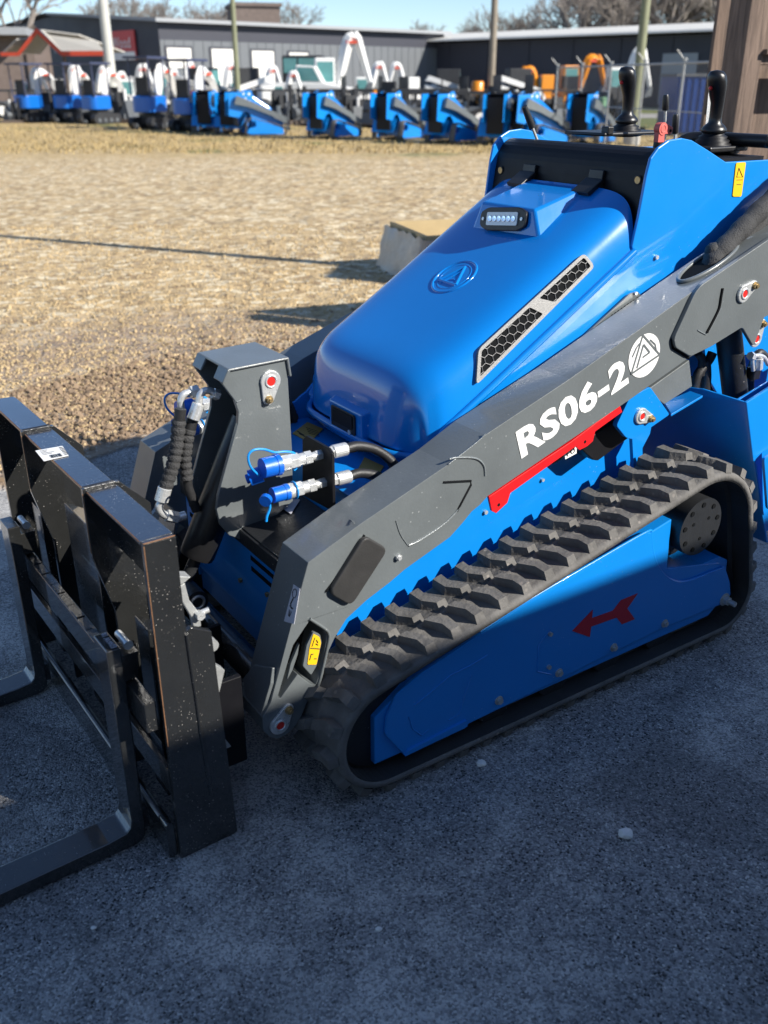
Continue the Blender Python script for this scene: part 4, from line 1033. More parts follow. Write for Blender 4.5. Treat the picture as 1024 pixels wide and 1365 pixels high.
grav = mixc(nt, math_('MULTIPLY', smooth(rn.outputs['Fac'], .54, .70), .5), grav, (.36, .25, .12)); grav = mixc(nt, math_('MULTIPLY', smooth(rn.outputs['Fac'], .46, .32), .35), grav, (.65, .53, .35)); vp = nd(nt, 'ShaderNodeTexVoronoi', Scale=13.); L(co, vp.inputs['Vector']); sp_ = nt.nodes.new('ShaderNodeSeparateColor'); L(vp.outputs['Color'], sp_.inputs[0]); grav = mixc(nt, math_('MULTIPLY', smooth(sp_.outputs[0], .74, .80), .75), grav, (.76, .66, .46)); grav = mixc(nt, math_('MULTIPLY', smooth(sp_.outputs[1], .80, .86), .7), grav, (.24, .16, .085))
mudc = mixc(nt, smooth(noise(7., 4., .6), .60, .66), mudc, (.10, .065, .045)); mudc = mixc(nt, math_('MULTIPLY', smooth(noise(3., 4., .6), .55, .65), .6), mudc, (.52, .43, .30))
c = mixc(nt, mud, grav, mudc); c = mixc(nt, grass, c, gc_); c = mixc(nt, smooth(Y, 46., 54.), c, yard)
va = nd(nt, 'ShaderNodeTexVoronoi', Scale=230.); L(co, va.inputs['Vector']); sa_ = nt.nodes.new('ShaderNodeSeparateColor'); L(va.outputs['Color'], sa_.inputs[0])
ac = mixc(nt, sa_.outputs[0], (.10, .10, .102), (.36, .355, .35))
ac = mixc(nt, smooth(sa_.outputs[1], .95, .97), ac, (.55, .53, .50)); ac = mixc(nt, smooth(sa_.outputs[2], .93, .96), ac, (.025, .025, .027))
dn = math_('ADD', math_('MULTIPLY', noise(1.1, 4., .6, .8), .65), math_('MULTIPLY', noise(9., 6., .75), .35))
ac = mixc(nt, math_('MULTIPLY', smooth(dn, .46, .60), math_('ADD', .22, math_('MULTIPLY', sa_.outputs[0], .78))), ac, (.62, .60, .565))
ac = mixc(nt, math_('MULTIPLY', smooth(noise(1.9, 3., .5, 1.), .54, .68), .35), ac, (.055, .055, .058))
c = mixc(nt, asph, c, ac)
L(c, pb.inputs['Base Color'])
ro_ = math_('ADD', .62, math_('MULTIPLY', fine, .3)); L(ro_, pb.inputs['Roughness']); pb.inputs['Specular IOR Level'].default_value = .4
hg = math_('ADD', math_('ADD', math_('MULTIPLY', fine, .022), math_('MULTIPLY', math_('SUBTRACT', 1., vo.outputs['Distance']), .010)), math_('MULTIPLY', med, .16))
ha = math_('ADD', math_('MULTIPLY', math_('SUBTRACT', 1., va.outputs['Distance']), .0035), math_('MULTIPLY', grit, .003))
mx = nt.nodes.new('ShaderNodeMix'); L(asph, mx.inputs[0]); L(hg, mx.inputs[2]); L(ha, mx.inputs[3])
bp = nt.nodes.new('ShaderNodeBump'); bp.inputs['Strength'].default_value = .9; bp.inputs['Distance'].default_value = 1.; L(mx.outputs[0], bp.inputs['Height']); L(bp.outputs[0], pb.inputs['Normal'])
MATS['ground'] = gm
m = MB(); m.add([(-400, -60, 0), (400, -60, 0), (400, 600, 0), (-400, 600, 0)], [(0, 1, 2, 3)])
struct(m.build('ground', 'ground'))
# loose stones of the gravel yard
random.seed(21); m = MB()
for i in range(26000):
    py = random.uniform(300, 640); px_ = random.uniform(-20, 700 if py < 470 else 480)
    p = G(px_, py); e = (p.y-sl*p.x)-(A_.y-sl*A_.x)
    if e < .25: continue
    r = random.choice((.007, .009, .011, .014, .019, .026 if random.random() < .2 else .009))*(.30+.055*p.y)
    M = Matrix.Translation((p.x, p.y, r*.25)) @ Euler((random.random()*6, random.random()*6, random.random()*6)).to_matrix().to_4x4()
    sx, sy, s3 = random.uniform(.7, 1.3), random.uniform(.6, 1.1), random.uniform(.4, .8)
    v = [M @ Vector(q) for q in ((r*sx,0,0), (-r*sx,0,0), (0,r*sy,0), (0,-r*sy,0), (0,0,r*s3), (0,0,-r*s3), (r*.6,r*.6,r*.4), (-r*.5,r*.5,-r*.4))]
    m.add(v, [(0,2,4), (2,1,4), (1,3,4), (3,0,4), (2,0,5), (1,2,5), (3,1,5), (0,3,5)])
smt = mat('gravel_stone', (.50, .375, .205), .9, var=.25, scale=5)
struct(m.build('gravel_stones', 'gravel_stone'), 'stuff')
random.seed(33); m = MB()
for i in range(5200):
    p = G(random.uniform(-10, 1034), random.uniform(640, 1380)); q = ((p.x-O.x)*U[0]+(p.y-O.y)*U[1], (p.x-O.x)*V[0]+(p.y-O.y)*V[1])
    if -.05 < q[0] < 1.35 and -.02 < q[1] < 1.2: continue
    if random.random() > .25+.75*(math.sin(q[0]*2.3+1)*math.cos(q[1]*3.1) > .1): continue
    r = random.choice((.0011, .0014, .0018, .0022, .003)); s3 = random.uniform(.5, .9); a = random.random()*6; ca, sa = math.cos(a)*r, math.sin(a)*r
    m.add([(p.x+ca, p.y+sa, r*.3), (p.x-ca, p.y-sa*.8, r*.3), (p.x-sa, p.y+ca, r*.2), (p.x+sa*.8, p.y-ca, r*.4), (p.x, p.y, r*s3*1.5)], [(0,2,4), (2,1,4), (1,3,4), (3,0,4)])
mat('grit', (.42, .40, .37), .85, var=.5, scale=40); struct(m.build('asphalt_grit', 'grit'), 'stuff')
# clods of turned earth beside the asphalt
m = MB()
for i in range(7000):
    px_ = random.uniform(0, 470); py = random.gauss(525, 42)
    p = G(px_, py); e = (p.y-sl*p.x)-(A_.y-sl*A_.x)
    if e < .12 or e > 1.8: continue
    r = random.choice((.006, .008, .011, .015, .021))
    M = Matrix.Translation((p.x, p.y, r*.2)) @ Euler((random.random()*6, random.random()*6, random.random()*6)).to_matrix().to_4x4()
    v = []
    for q in ((1,0,0), (-1,0,0), (0,1,0), (0,-1,0), (0,0,1), (0,0,-1), (.7,.7,.2), (-.7,.6,.3), (.6,-.7,-.3)): v.append(M @ (Vector(q)*r*random.uniform(.6, 1.1)))
    m.add(v, [(0,6,4), (6,2,4), (2,7,4), (7,1,4), (1,3,4), (3,8,4), (8,0,4), (2,6,5), (6,0,5), (1,7,5), (7,2,5), (3,1,5), (0,8,5), (8,3,5)])
mat('clod', (.27, .19, .12), .9, var=.5, scale=12); struct(m.build('earth_clods', 'clod'), 'stuff')
# single stones on the asphalt
def stone(px_, py, r, label, seed):
    random.seed(seed); p = G(px_, py); bm = bmesh.new(); bmesh.ops.create_icosphere(bm, subdivisions=2, radius=r)
    for v in bm.verts: v.co = Vector((v.co.x*1.15, v.co.y*.9, v.co.z*.75))*random.uniform(.8, 1.12)
    me = bpy.data.meshes.new('pebble'); bm.to_mesh(me); bm.free(); me.materials.append(MATS['stone'])
    o = bpy.data.objects.new('pebble', me); COL.objects.link(o); o.location = (p.x, p.y, r*.55); tag(o, label, 'stone')
stone(641, 1020, .011, 'small pale stone on the asphalt close beside the rubber track', 1)
stone(833, 1115, .0155, 'pale grey stone lying alone on open asphalt at lower right', 2)
stone(505, 1240, .006, 'tiny pale pebble on the asphalt at the bottom middle', 3)
stone(125, 1003+235, .005, 'tiny pebble on the asphalt below the fork tine', 4)

# ================================================================== WORLD, SUN, CAMERA
EL = R(33)
sd_ = Vector((.53*U[0]-.85*V[0], .53*U[1]-.85*V[1], 0)).normalized()
w = bpy.data.worlds.new('World'); scene.world = w; w.use_nodes = True; wn = w.node_tree
sk = wn.nodes.new('ShaderNodeTexSky'); sk.sky_type = 'NISHITA'; sk.sun_disc = False; sk.sun_elevation = EL; sk.sun_rotation = math.atan2(sd_.x, sd_.y)
sk.air_density = .8; sk.dust_density = .1; sk.ozone_density = 3.
tn_w = wn.nodes.new('ShaderNodeMix'); tn_w.data_type = 'RGBA'; tn_w.blend_type = 'MULTIPLY'; tn_w.inputs[0].default_value = 1.; tn_w.inputs[7].default_value = (.94, .965, 1.0, 1); wn.links.new(sk.outputs[0], tn_w.inputs[6]); wn.links.new(tn_w.outputs[2], wn.nodes['Background'].inputs[0]); wn.nodes['Background'].inputs[1].default_value = .098
ld = bpy.data.lights.new('sun', 'SUN'); ld.energy = 4.7; ld.angle = R(.5); ld.color = (1, .95, .87)
lo = bpy.data.objects.new('sun', ld); COL.objects.link(lo)
dv = Vector((sd_.x*math.cos(EL), sd_.y*math.cos(EL), math.sin(EL))); lo.rotation_euler = dv.to_track_quat('Z', 'Y').to_euler(); lo.location = dv*30
cd = bpy.data.cameras.new('camera'); cam = bpy.data.objects.new('camera', cd); COL.objects.link(cam); scene.camera = cam
cam.location = (0, 0, HC); cam.rotation_euler = (PI/2-PITCH, 0, 0)
cd.sensor_fit = 'VERTICAL'; cd.sensor_height = 36.; cd.sensor_width = 27.; cd.lens = F/1365*36; cd.clip_end = 1500; cd.clip_start = .05
cd.dof.use_dof = True; cd.dof.focus_distance = 2.45; cd.dof.aperture_fstop = 3.4
vs_ = scene.view_settings; vs_.view_transform = 'Standard'; vs_.look = 'None'; vs_.exposure = EXPO; vs_.gamma = 1.

# ================================================================== NEAR SURROUNDINGS
# timber building behind the camera, whose eave throws the shade on the asphalt
sb = empty('timber_shed', mw(2.0, -3.60), ROT, 'long timber shed behind the viewer whose roof shades the foreground asphalt', 'shed')
m = MB(); m.box((-6, -.9, 0), (6, -.8, 2.75)); m.build('wall', 'timber_grey', sb)
m = MB(); m.add([(-6, .37, 2.78), (6, .37, 2.78), (6, -4.5, 3.9), (-6, -4.5, 3.9), (-6, .37, 2.84), (6, .37, 2.84), (6, -4.5, 3.96), (-6, -4.5, 3.96)], [(0,1,2,3), (4,5,6,7), (0,1,5,4), (1,2,6,5), (2,3,7,6), (3,0,4,7)]); m.build('roof', 'roof_edge', sb)
for k in range(5):
    m = MB(); m.box((-5.9+k*2.9, .0, 0), (-5.75+k*2.9, .14, 2.78)) if abs(-5.9+k*2.9+2-(-.9)) > 1.2 else m.box((-5.9+k*2.9, -.7, 0), (-5.75+k*2.9, -.56, 2.9)); m.build('post', 'timber_grey', sb)
# timber wall at the right, behind the controls
wd = bpy.data.materials.new('weathered_wood'); wd.use_nodes = True; nt = wd.node_tree; L = nt.links.new; pb = nt.nodes['Principled BSDF']
tc = nt.nodes.new('ShaderNodeTexCoord'); mp = nt.nodes.new('ShaderNodeMapping'); mp.inputs['Scale'].default_value = (9, 9, .7); L(tc.outputs['Object'], mp.inputs[0])
n1 = nd(nt, 'ShaderNodeTexNoise', Scale=3., Detail=8., Roughness=.7, Distortion=1.2); L(mp.outputs[0], n1.inputs['Vector'])
r1 = ramp(nt, .3, .72, (.07, .048, .036, 1), (.25, .175, .13, 1)); L(n1.outputs['Fac'], r1.inputs[0]); L(r1.outputs[0], pb.inputs['Base Color']); pb.inputs['Roughness'].default_value = .85
b_ = nt.nodes.new('ShaderNodeBump'); b_.inputs['Strength'].default_value = .5; b_.inputs['Distance'].default_value = .01; L(n1.outputs['Fac'], b_.inputs['Height']); L(b_.outputs[0], pb.inputs['Normal'])
MATS['weathered_wood'] = wd
ww = empty('timber_wall', (1.872, 5.3, 0), R(20), 'weathered brown timber wall with a thick post and a rail behind the loader controls', 'wooden wall')
m = MB(); m.box((-.12, -.10, 0), (-.005, .06, 1.94)); m.build('post', 'weathered_wood', ww, bevel=.006)
m = MB(); m.box((-.005, -.09, 1.575), (3.2, .03, 1.625)); m.box((-.005, -.13, 1.62), (3.2, .03, 1.645)); m.build('rail', 'weathered_wood', ww, bevel=.004)
m = MB()
for k in range(20): m.box((-.10+k*.155, .17+(k % 2)*.006, .02), (.05+k*.155, .195+(k % 2)*.006, 1.92))
m.build('boards', 'weathered_wood', ww, bevel=.003)
# crate
D_ = 8.; cw = empty('wooden_crate', G(600, 378), R(18), 'open plywood crate in torn clear plastic wrap on the gravel behind the hood', 'crate'); cw.scale = (1, 1, .74)
m = MB(); a, b, h = .70, .9, .42
m.box((-.22, 0, .1), (.75, .02, h+.1)); m.box((-.22, .88, .1), (.75, .9, h+.1)); m.box((-.22, .02, .1), (-.20, .88, h+.1)); m.box((.73, .02, .1), (.75, .88, h+.1)); m.box((-.2, .02, .1), (.73, .88, .12)); m.build('crate_walls', 'plywood', cw)
m = MB()
for y in (0, .4, .8): m.box((-.22, y, 0), (.75, y+.1, .1))
m.build('crate_skid', 'plywood', cw)
m = MB(); random.seed(8); n = 40; vs = []
ring = [(-.25+1.03*k/14, -.03) for k in range(15)]+[(.78, -.03+.96*k/12) for k in range(1, 13)]
ring = [(-.25, .93-.96*k/12) for k in range(12)]+ring
for (x, y) in ring:
    for q, z in enumerate((.0, .14, .28, .40, .49 if x < .1 else .42)): 
        dz = random.uniform(-.02, .03) if q == 4 else 0
        j = random.uniform(-.014, .010); vs.append((x+j*(x < -.2)-(.35-.35*z/.5)*.25*(x < -.2), y+j*(y < 0), z+dz))
n = len(ring); m.add(vs, [(i*5+q, i*5+q+1, (i+1)*5+q+1, (i+1)*5+q) for i in range(n-1) for q in range(4)], True)
m.build('plastic_wrap', 'wrap', cw)
# utility pole beyond the right edge, its shadow runs across the gravel
p0 = G(450, 352); p1 = G(0, 315); dd = (p0-p1).normalized(); bp_ = p0+dd*5.4
m = MB(); m.tube([(bp_.x, bp_.y, 0), (bp_.x, bp_.y, 11.)], [.085, .06], 14); tag(m.build('utility_pole', 'pole_wood'), 'tall wooden utility pole standing outside the picture at the right', 'pole')
nn = Vector((dd.y, -dd.x, 0)); sbd = empty('shadow_board', (bp_.x+dd.x*.1, bp_.y+dd.y*.1, 0), math.atan2(nn.y, nn.x), 'added grey board on a post outside the picture, there to cast a shadow', 'sign')  # unseen board added to widen the shadow beside the crate
m = MB(); m.prism([(.05, -.02, 2.7), (.30, -.02, 2.75), (.62, -.02, 3.1), (.62, -.02, 3.45), (.05, -.02, 3.55)], (0, .04, 0)); m.build('board', 'roof_edge', sbd)
m = MB(); m.box((.28, -.03, 0), (.34, .03, 2.8)); m.build('post', 'galv', sbd)

# ================================================================== DISTANCE
def pole(px_, py, D, r, m_, label, h=12., arm=False):
    p = W(px_, py, D); m = MB(); m.tube([(p.x, p.y, 0), (p.x, p.y, h)], [r, r*.75], 16)
    e = empty('street_pole', (p.x, p.y, 0), 0, label, 'pole'); m.v = [(a-p.x, b-p.y, c) for a, b, c in m.v]; m.build('shaft', m_, e)
    m = MB(); m.cyl((0, 0, 0), (0, 0, .25), r*1.8, 16); m.build('base_collar', 'concrete', e)
    if arm: m = MB(); m.box((-1.0, -.06, h-1.0), (1.0, .06, h-.85)); m.build('cross_arm', m_, e)
pole(146, 82, 46, .24, 'pole_pale', 'thick pale metal pole at left rising above the white excavators')
pole(315, 85, 46, .12, 'pole_green', 'thin olive pole in front of the grey building with white doors', arm=True)
pole(655, 110, 42, .15, 'pole_wood', 'brown timber utility pole in front of the navy building', arm=True)
pole(850, 110, 26, .12, 'pole_green', 'leaning olive utility pole just left of the black joystick', arm=True)

# long grey building with white doors
def lw_(P_, d, a, z): return Vector((P_.x+d.x*a, P_.y+d.y*a, z))
c0 = W(210, 28, 60); c1 = W(592, 46, 76); H_ = c0.z; d1 = Vector((c1.x-c0.x, c1.y-c0.y, 0)); Lg = d1.length; d1.normalize(); d2 = Vector((-d1.y, d1.x, 0))
ang = math.atan2(d1.y, d1.x)
gb = empty('metal_building', (c0.x, c0.y, 0), ang, 'long dark metal building with pale eave and a row of white doors', 'building')
GW = 27.
m = MB(); m.add([(0,0,0), (Lg,0,0), (Lg,GW,0), (0,GW,0), (0,0,H_), (Lg,0,H_), (Lg,GW,H_), (0,GW,H_), (0,GW/2,H_+.8), (Lg,GW/2,H_+.8)], [(0,1,5,4), (1,2,6,9,5), (2,3,7,6), (3,0,4,8,7)]); m.build('wall', 'wall_navy', gb)
m = MB(); m.box((.02, -.03, 0), (Lg, -.005, H_-.95)); 
for k in range(36): m.box((.3+k*Lg/36, -.06, 0), (.36+k*Lg/36, -.03, H_-.95))
m.build('wainscot', 'wall_grey', gb)
m = MB(); m.add([(-.4,-.5,H_-.05), (Lg+.3,-.5,H_-.05), (Lg+.3,GW/2,H_+.85), (-.4,GW/2,H_+.85), (-.4,-.5,H_+.15), (Lg+.3,-.5,H_+.15), (Lg+.3,GW/2,H_+1.0), (-.4,GW/2,H_+1.0), (-.4,GW+.5,H_+.1), (Lg+.3,GW+.5,H_+.1)], [(0,1,5,4), (4,5,6,7), (0,3,7,4), (1,2,6,5), (0,1,2,3), (7,6,9,8)]); m.build('roof', 'roof_edge', gb)
def along(px_, z):                                     # distance along the front wall seen at a pixel column
    best = min((abs((lambda q: CX+F*q.x/((q.y)*CP-(z-HC)*SP))(Vector((c0.x, c0.y, 0))+d1*(k*.05))-px_), k*.05) for k in range(int(Lg/.05))); return best[1]
for x0, x1, z1, z0 in ((223,255,3.25,2.2), (282,312,3.25,.4), (336,364,3.2,.4), (385,410,3.15,.5)):
    a, b = along(x0, 2.5), along(x1, 2.5); f = MB(); f.box((a-.15, -.075, z0), (b+.15, -.062, z1+.12)); fo_ = f.build('door_frame', 'wall_navy', gb)
    f = MB(); f.box((a, -.11, z0), (b, -.076, z1)); f.build('door', 'door_white', fo_)
sgn = empty('wall_sign', Vector((c0.x, c0.y, 0))+d2*2.6, ang+PI/2, 'red and white sign high on the dark gable wall', 'sign')
gx = lambda px_: px_
f = MB(); f.box((.0, .06, 2.65), (3.9, .14, 4.25)); f.build('sign_panel', 'sign_red', sgn)
f = MB(); f.box((.05, .145, 2.65), (3.85, .16, 3.1)); f.build('sign_strip', 'white_paint', sgn)
f = MB(); put_text(f, 'P. Wood', (3.5, .165, 3.3), (.5, .165, 3.3), (3.5, .165, 3.9)); f.build('sign_lettering', 'white_paint', sgn)
# navy building with pale roof edge
e0 = W(500, 58, 80); e1_ = W(962, 37, 60); H2 = 4.2; dd = Vector((e1_.x-e0.x, e1_.y-e0.y, 0)); e0 = Vector((e0.x, e0.y, 0)); Lb = dd.length*1.5; a2 = math.atan2(dd.y, dd.x)
nb = empty('navy_building', e0, a2, 'long low navy building with a broad pale roof edge', 'building')
m = MB(); m.box((0, 0, 0), (Lb, 18, H2-.2))
for k in range(12): m.box((.5+k*Lb/12, -.05, 0), (.6+k*Lb/12, -.003, H2-.25))
m.build('wall', 'wall_navy', nb)
m = MB(); m.add([(-.5,-1,H2-.12), (Lb,-1,H2-.12), (Lb,-.9,H2+.0), (-.5,-.9,H2+.0), (-.5,4.5,H2+.62), (Lb,4.5,H2+.62), (-.5,19,H2+.2), (Lb,19,H2+.2)], [(0,1,2,3), (3,2,5,4), (4,5,7,6), (0,1,7,6)]); m.build('roof', 'roof_pale', nb)
def al2(px_, z=2.5):
    return min((abs((lambda q: CX+F*q.x/((q.y)*CP-(z-HC)*SP))(e0+dd.normalized()*(k*.05))-px_), k*.05) for k in range(int(Lb/.05)))[1]
a, b = al2(883), al2(930); m = MB(); m.box((a, -.08, .2), (b, -.01, 3.0)); m.build('door', 'door_pale', nb)
# low block at the left edge, pavilion with red trim
q = W(-10, 50, 52); bb = empty('brick_building', (q.x-6, q.y, 0), R(12), 'low brick building with flat pale canopy at the left edge', 'building')
m = MB(); m.box((0, 0, 0), (7.6, 8, 3.6)); m.build('wall', 'brick', bb); m = MB(); m.box((-.3, -1.2, 3.6), (7.5, 8.2, 3.95)); m.build('roof', 'roof_edge', bb)
m = MB(); m.box((.5, -.04, .4), (5.2, -.01, 2.9)); m.build('opening', 'dark_opening', bb)
q = W(36, 75, 48); pv = empty('pavilion', (q.x+.2, q.y, 0), R(-8), 'small open pavilion with pale gabled roof and red trim', 'pavilion'); pv.scale = (.74, .74, .97)
m = MB(); m.add([(-.5,-.6,2.7), (2.4,-.6,2.7), (3.8,-.6,2.7), (1.25,-.6,4.3), (1.25,3.2,4.3), (-.5,3.2,2.7), (3.8,3.2,2.7)], []) 
m = MB(); m.add([(-.6,-.5,2.75), (.9,-.5,3.75), (.9,2.5,3.75), (-.6,2.5,2.75), (2.4,-.5,2.75), (2.4,2.5,2.75)], [(0,1,2,3), (1,4,5,2)]); m.prism([(.9,.2,3.5), (4.3,.2,3.2), (5.1,-.6,2.75), (1.9,-.6,2.75)], (0,.06,.06)); m.prism([(.9,0.2,3.7), (3.2,.2,3.5), (5.1,2.6,2.8), (1.2,2.6,2.8)], (0,.06,.06)); m.prism([(-1.6,-.5,2.75), (-.6,-.5,3.3), (.2,.5,3.4), (-1.4,1,2.8)], (0,.05,.05)); m.build('roof', 'roof_tan', pv)
m = MB(); m.prism([(-.65,-.56,2.72), (.9,-.56,3.80), (2.45,-.56,2.72), (2.3,-.56,2.62), (.9,-.56,3.56), (-.5,-.56,2.62)], (0,-.06,0)); m.box((2.4,-.72,2.62), (5.2,-.62,2.82)); m.box((-1.7,-.62,2.62), (-.6,-.52,2.78)); m.build('fascia', 'trim_red', pv)
for x in (-.4, 2.2, 4.8): m = MB(); m.box((x, -.3, 0), (x+.16, -.14, 2.7)); m.build('post', 'timber_grey', pv)
q = W(312, 28, 96); tb = empty('tower_building', (q.x, q.y, 0), R(15), 'brown brick building top rising behind the long metal roof', 'building')
m = MB(); m.box((0, 0, 0), (4.3, 5, 7.7)); m.build('wall', 'brick', tb); m = MB(); m.box((-.2, -.2, 7.7), (4.5, 5.2, 8.0)); m.build('roof', 'brick', tb)

# trees
def bare_tree(h, seed, spread=.5, depth=6, lean=0):
    rnd = random.Random(seed); tk = MB(); cr = MB()
    def grow(p, d, l, r, lv):
        q = p+d*l; n = 6 if lv < 2 else 4
        mid = p.lerp(q, .5)+Vector((rnd.uniform(-1,1), rnd.uniform(-1,1), rnd.uniform(-.5,1)))*l*.06
        (tk if lv < 2 else cr).tube([p, mid, q], [r, r*.85, r*.7], n, False)
        if lv >= depth: return
        k = 3 if lv else 4
        for i in range(k):
            a = rnd.uniform(.25, .75)*(1+spread); ax = Vector((rnd.gauss(0,1), rnd.gauss(0,1), rnd.gauss(0,.4))).normalized()
            nd_ = (Matrix.Rotation(a*.8, 3, ax) @ d+Vector((0,0,.12))).normalized()
            grow(p.lerp(q, rnd.uniform(.6, 1)), nd_, l*rnd.uniform(.62, .82), max(r*.60, .012), lv+1)
    grow(Vector((0,0,0)), Vector((lean,0,1)).normalized(), h*.26, h*.022, 0)
    return tk, cr
protos = []
for i in range(3):
    tk, cr = bare_tree(9., 30+i, .45+.15*i, 6); e = None
    protos.append((tk, cr))
tree_me = {}
def tree(px_, D, hs, k, label, group=None, zoff=0):
    p = W(px_, 60, D); e = empty('bare_tree', (p.x, p.y, 0), random.uniform(0, 6), label, 'tree', group); e.scale = (hs/9*1.15, hs/9*1.15, hs/9)
    if k not in tree_me:
        a = protos[k][0].build('trunk', 'bark', e); b = protos[k][1].build('crown', 'twig', e); tree_me[k] = (a.data, b.data)
    else:
        for nm, me in zip(('trunk', 'crown'), tree_me[k]): o = bpy.data.objects.new(nm, me); COL.objects.link(o); o.parent = e
random.seed(77)
tree(8, 66, 12, 0, 'large leafless tree at the far left edge behind the brick building')
for i, (x, D, h) in enumerate(((170,105,13.5), (215,98,12), (262,104,13), (300,110,12.5), (395,112,13))): tree(x, D, h, i % 3, 'leafless tree showing above the roof of the long metal building', 'bare trees behind the metal building')
tree(566, 100, 9.5, 1, 'small rounded leafless tree above the gap between the two building roofs')
for i, (x, D, h) in enumerate(((625,92,7.8), (650,95,9.5), (680,90,10), (712,93,9.8), (735,96,8.5))): tree(x, D, h, (i+1) % 3, 'leafless bushy tree above the pale roof edge left of the tall wood', 'bare trees above the pale roof')
for i in range(11): tree(760+i*22, 84+(i % 3)*5, 12.5+(i*7 % 4), i % 3, 'tall leafless tree of the dense grey wood at upper right', 'trees of the wood at upper right')
for i in range(5): tree(1000+i*40, 90, 14, i % 3, 'leafless tree of the wood continuing beyond the timber wall', 'trees beyond the timber wall')

# ---- machines
def copy_sub(px_, py, deg, label, group):
    p = G(px_, py); e = empty('track_loader', (0,0,0), R(deg), label, 'loader', group)
    c = Matrix.Rotation(R(deg), 3, 'Z') @ Vector((.6, .58, 0)); e.location = (p.x-c.x*.88, p.y-c.y*.88, 0); e.scale = (.88, .88, .92)
    done = {}
    for o in loader_sub:
        if o.parent == loader: n = o.copy(); COL.objects.link(n); n.parent = e; done[o] = n
    for o in loader_sub:
        if o.parent in done: n = o.copy(); COL.objects.link(n); n.parent = done[o.parent]; done[o] = n
    return e
row = [(284,176,262,'blue loader seen from its dark rear, right of the last blue excavator'), (316,178,258,'blue loader seen from its dark rear, left one beside the side-on loader'), (350,181,200,'blue loader side on with grey arm sloping right, before the third white door'),
       (446,184,232,'blue loader standing apart in the middle of the far row'), (532,186,236,'blue loader in the far row, left one of the close pair'), (604,190,228,'blue loader in the far row, right one of the close pair'),
       (668,192,250,'blue loader in the far row beside the brown utility pole'), (718,193,214,'blue loader in the far row behind the throttle lever'), (786,191,236,'last blue loader of the far row beside the green box')]
for x, y, a, lb in row: copy_sub(x, y, a, lb, 'blue loaders in the far row')

# ---- machines of the yard
def excavator(name, pal, canopy=True, boom=((.45,1.0), (1.25,2.15), (1.9,1.75), (2.3,.75)), w=1.0):
    e = bpy.data.objects.new(name, None); COL.objects.link(e)
    body_, dark, boomc = pal
    for sgn_ in (-1, 1):
        m = MB(); y = sgn_*.40*w; pts = rounded([(-.75,.02), (.75,.02), (.88,.22), (.75,.42), (-.75,.42), (-.88,.22)], .12, 3); m.prism([(a, y-.11, b) for a, b in pts], (0, .22, 0)); tk = m.build('track', 'dark_machine', e)
        m = MB(); 
        for k in range(4): m.cyl((-.55+k*.36, y-.125*1, .16), (-.55+k*.36, y+.125, .16), .09, 12)
        m.build('roller', 'mid_machine', tk)
    m = MB(); m.box((-.4,-.3,.2), (.4,.3,.5)); m.cyl((0,0,.45), (0,0,.6), .3, 20); m.build('undercarriage', 'dark_machine', e)
    m = MB(); pts = rounded([(-.55,-.45), (.40,-.45), (.45,.45), (-.55,.45), (-.68,.25), (-.68,-.25)], .15, 4); m.prism([(a*w, b*w, .58) for a, b in pts], (0, 0, .55)); h_ = m.build('house', body_, e, bevel=.04)
    m = MB(); m.box((-.5*w,-.28,1.13), (-.05,.28,1.25)); m.box((-.5*w,-.25,1.25), (-.38,.25,1.75)); m.build('seat', 'dark_machine', h_)
    if canopy:
        m = MB()
        for x in (-.6, .30):
            for y in (-.42, .42): m.tube([(x*w, y*w, 1.1), (x*w, y*w, 2.35)], .03, 6)
        m.box((-.75*w, -.52*w, 2.35), (.5*w, .52*w, 2.43)); m.build('canopy', 'canopy_navy', e)
    else:
        m = MB(); m.box((-.5*w, -.1, 1.13), (.35*w, .48*w, 2.25)); cb = m.build('cab', body_, e, bevel=.05); m = MB(); m.box((-.42*w, -.112, 1.3), (.28*w, -.101, 2.1)); m.box((.352*w, -.02, 1.2), (.362*w, .42*w, 2.1)); m.build('cab_glass', 'glass_teal', cb)
    P_ = [Vector((a*w, 0, b)) for a, b in boom]
    m = MB(); m.tube(smoothpath(P_[:3], 5), [.17, .20, .23, .25, .25, .24, .23, .21, .20, .18, .17], 4, True, False); m.build('boom', boomc, e, bevel=.02)
    m = MB(); m.tube([P_[2]+Vector((-.1, 0, .25)), P_[2], P_[3]], [.10, .19, .12], 4, True, False); m.build('stick', boomc, e)
    m = MB(); m.cyl(P_[0]+Vector((.15,0,-.1)), P_[1]+Vector((0,0,-.15)), .06, 8); m.build('boom_cylinder', 'mid_machine', e)
    q = P_[3]; m = MB(); m.prism([(q.x-.05,-.2,q.z), (q.x+.1,-.2,q.z-.05), (q.x+.05,-.2,q.z-.45), (q.x-.35,-.2,q.z-.55), (q.x-.2,-.2,q.z-.2)], (0,.4,0)); m.build('bucket', 'mid_machine', e)
    m = MB(); m.box((.95,-.55,.05), (1.05,.55,.38)); m.box((.5,-.3,.2), (1.0,-.2,.28)); m.box((.5,.2,.2), (1.0,.3,.28)); m.build('blade', 'mid_machine', e)
    m = MB(); m.box((P_[1].x-.1, -.21, P_[1].z-.10), (P_[1].x+.35, .21, P_[1].z+.0)); m.build('boom_band', 'trim_red', e)
    return e
def copy_tree(o, parent=None):
    c = o.copy(); COL.objects.link(c); c.parent = parent
    for ch in list(o.children): copy_tree(ch, c)
    return c
used = set()
def put(proto, loc, deg, label, cat, group=None, sc=1.):
    o = proto if proto not in used else copy_tree(proto); used.add(proto)
    o.location = loc; o.rotation_euler = (0, 0, R(deg)); o.scale = (sc, sc, sc); o['label'] = label; o['category'] = cat
    if group: o['group'] = group
    elif 'group' in o: del o['group']
    return o
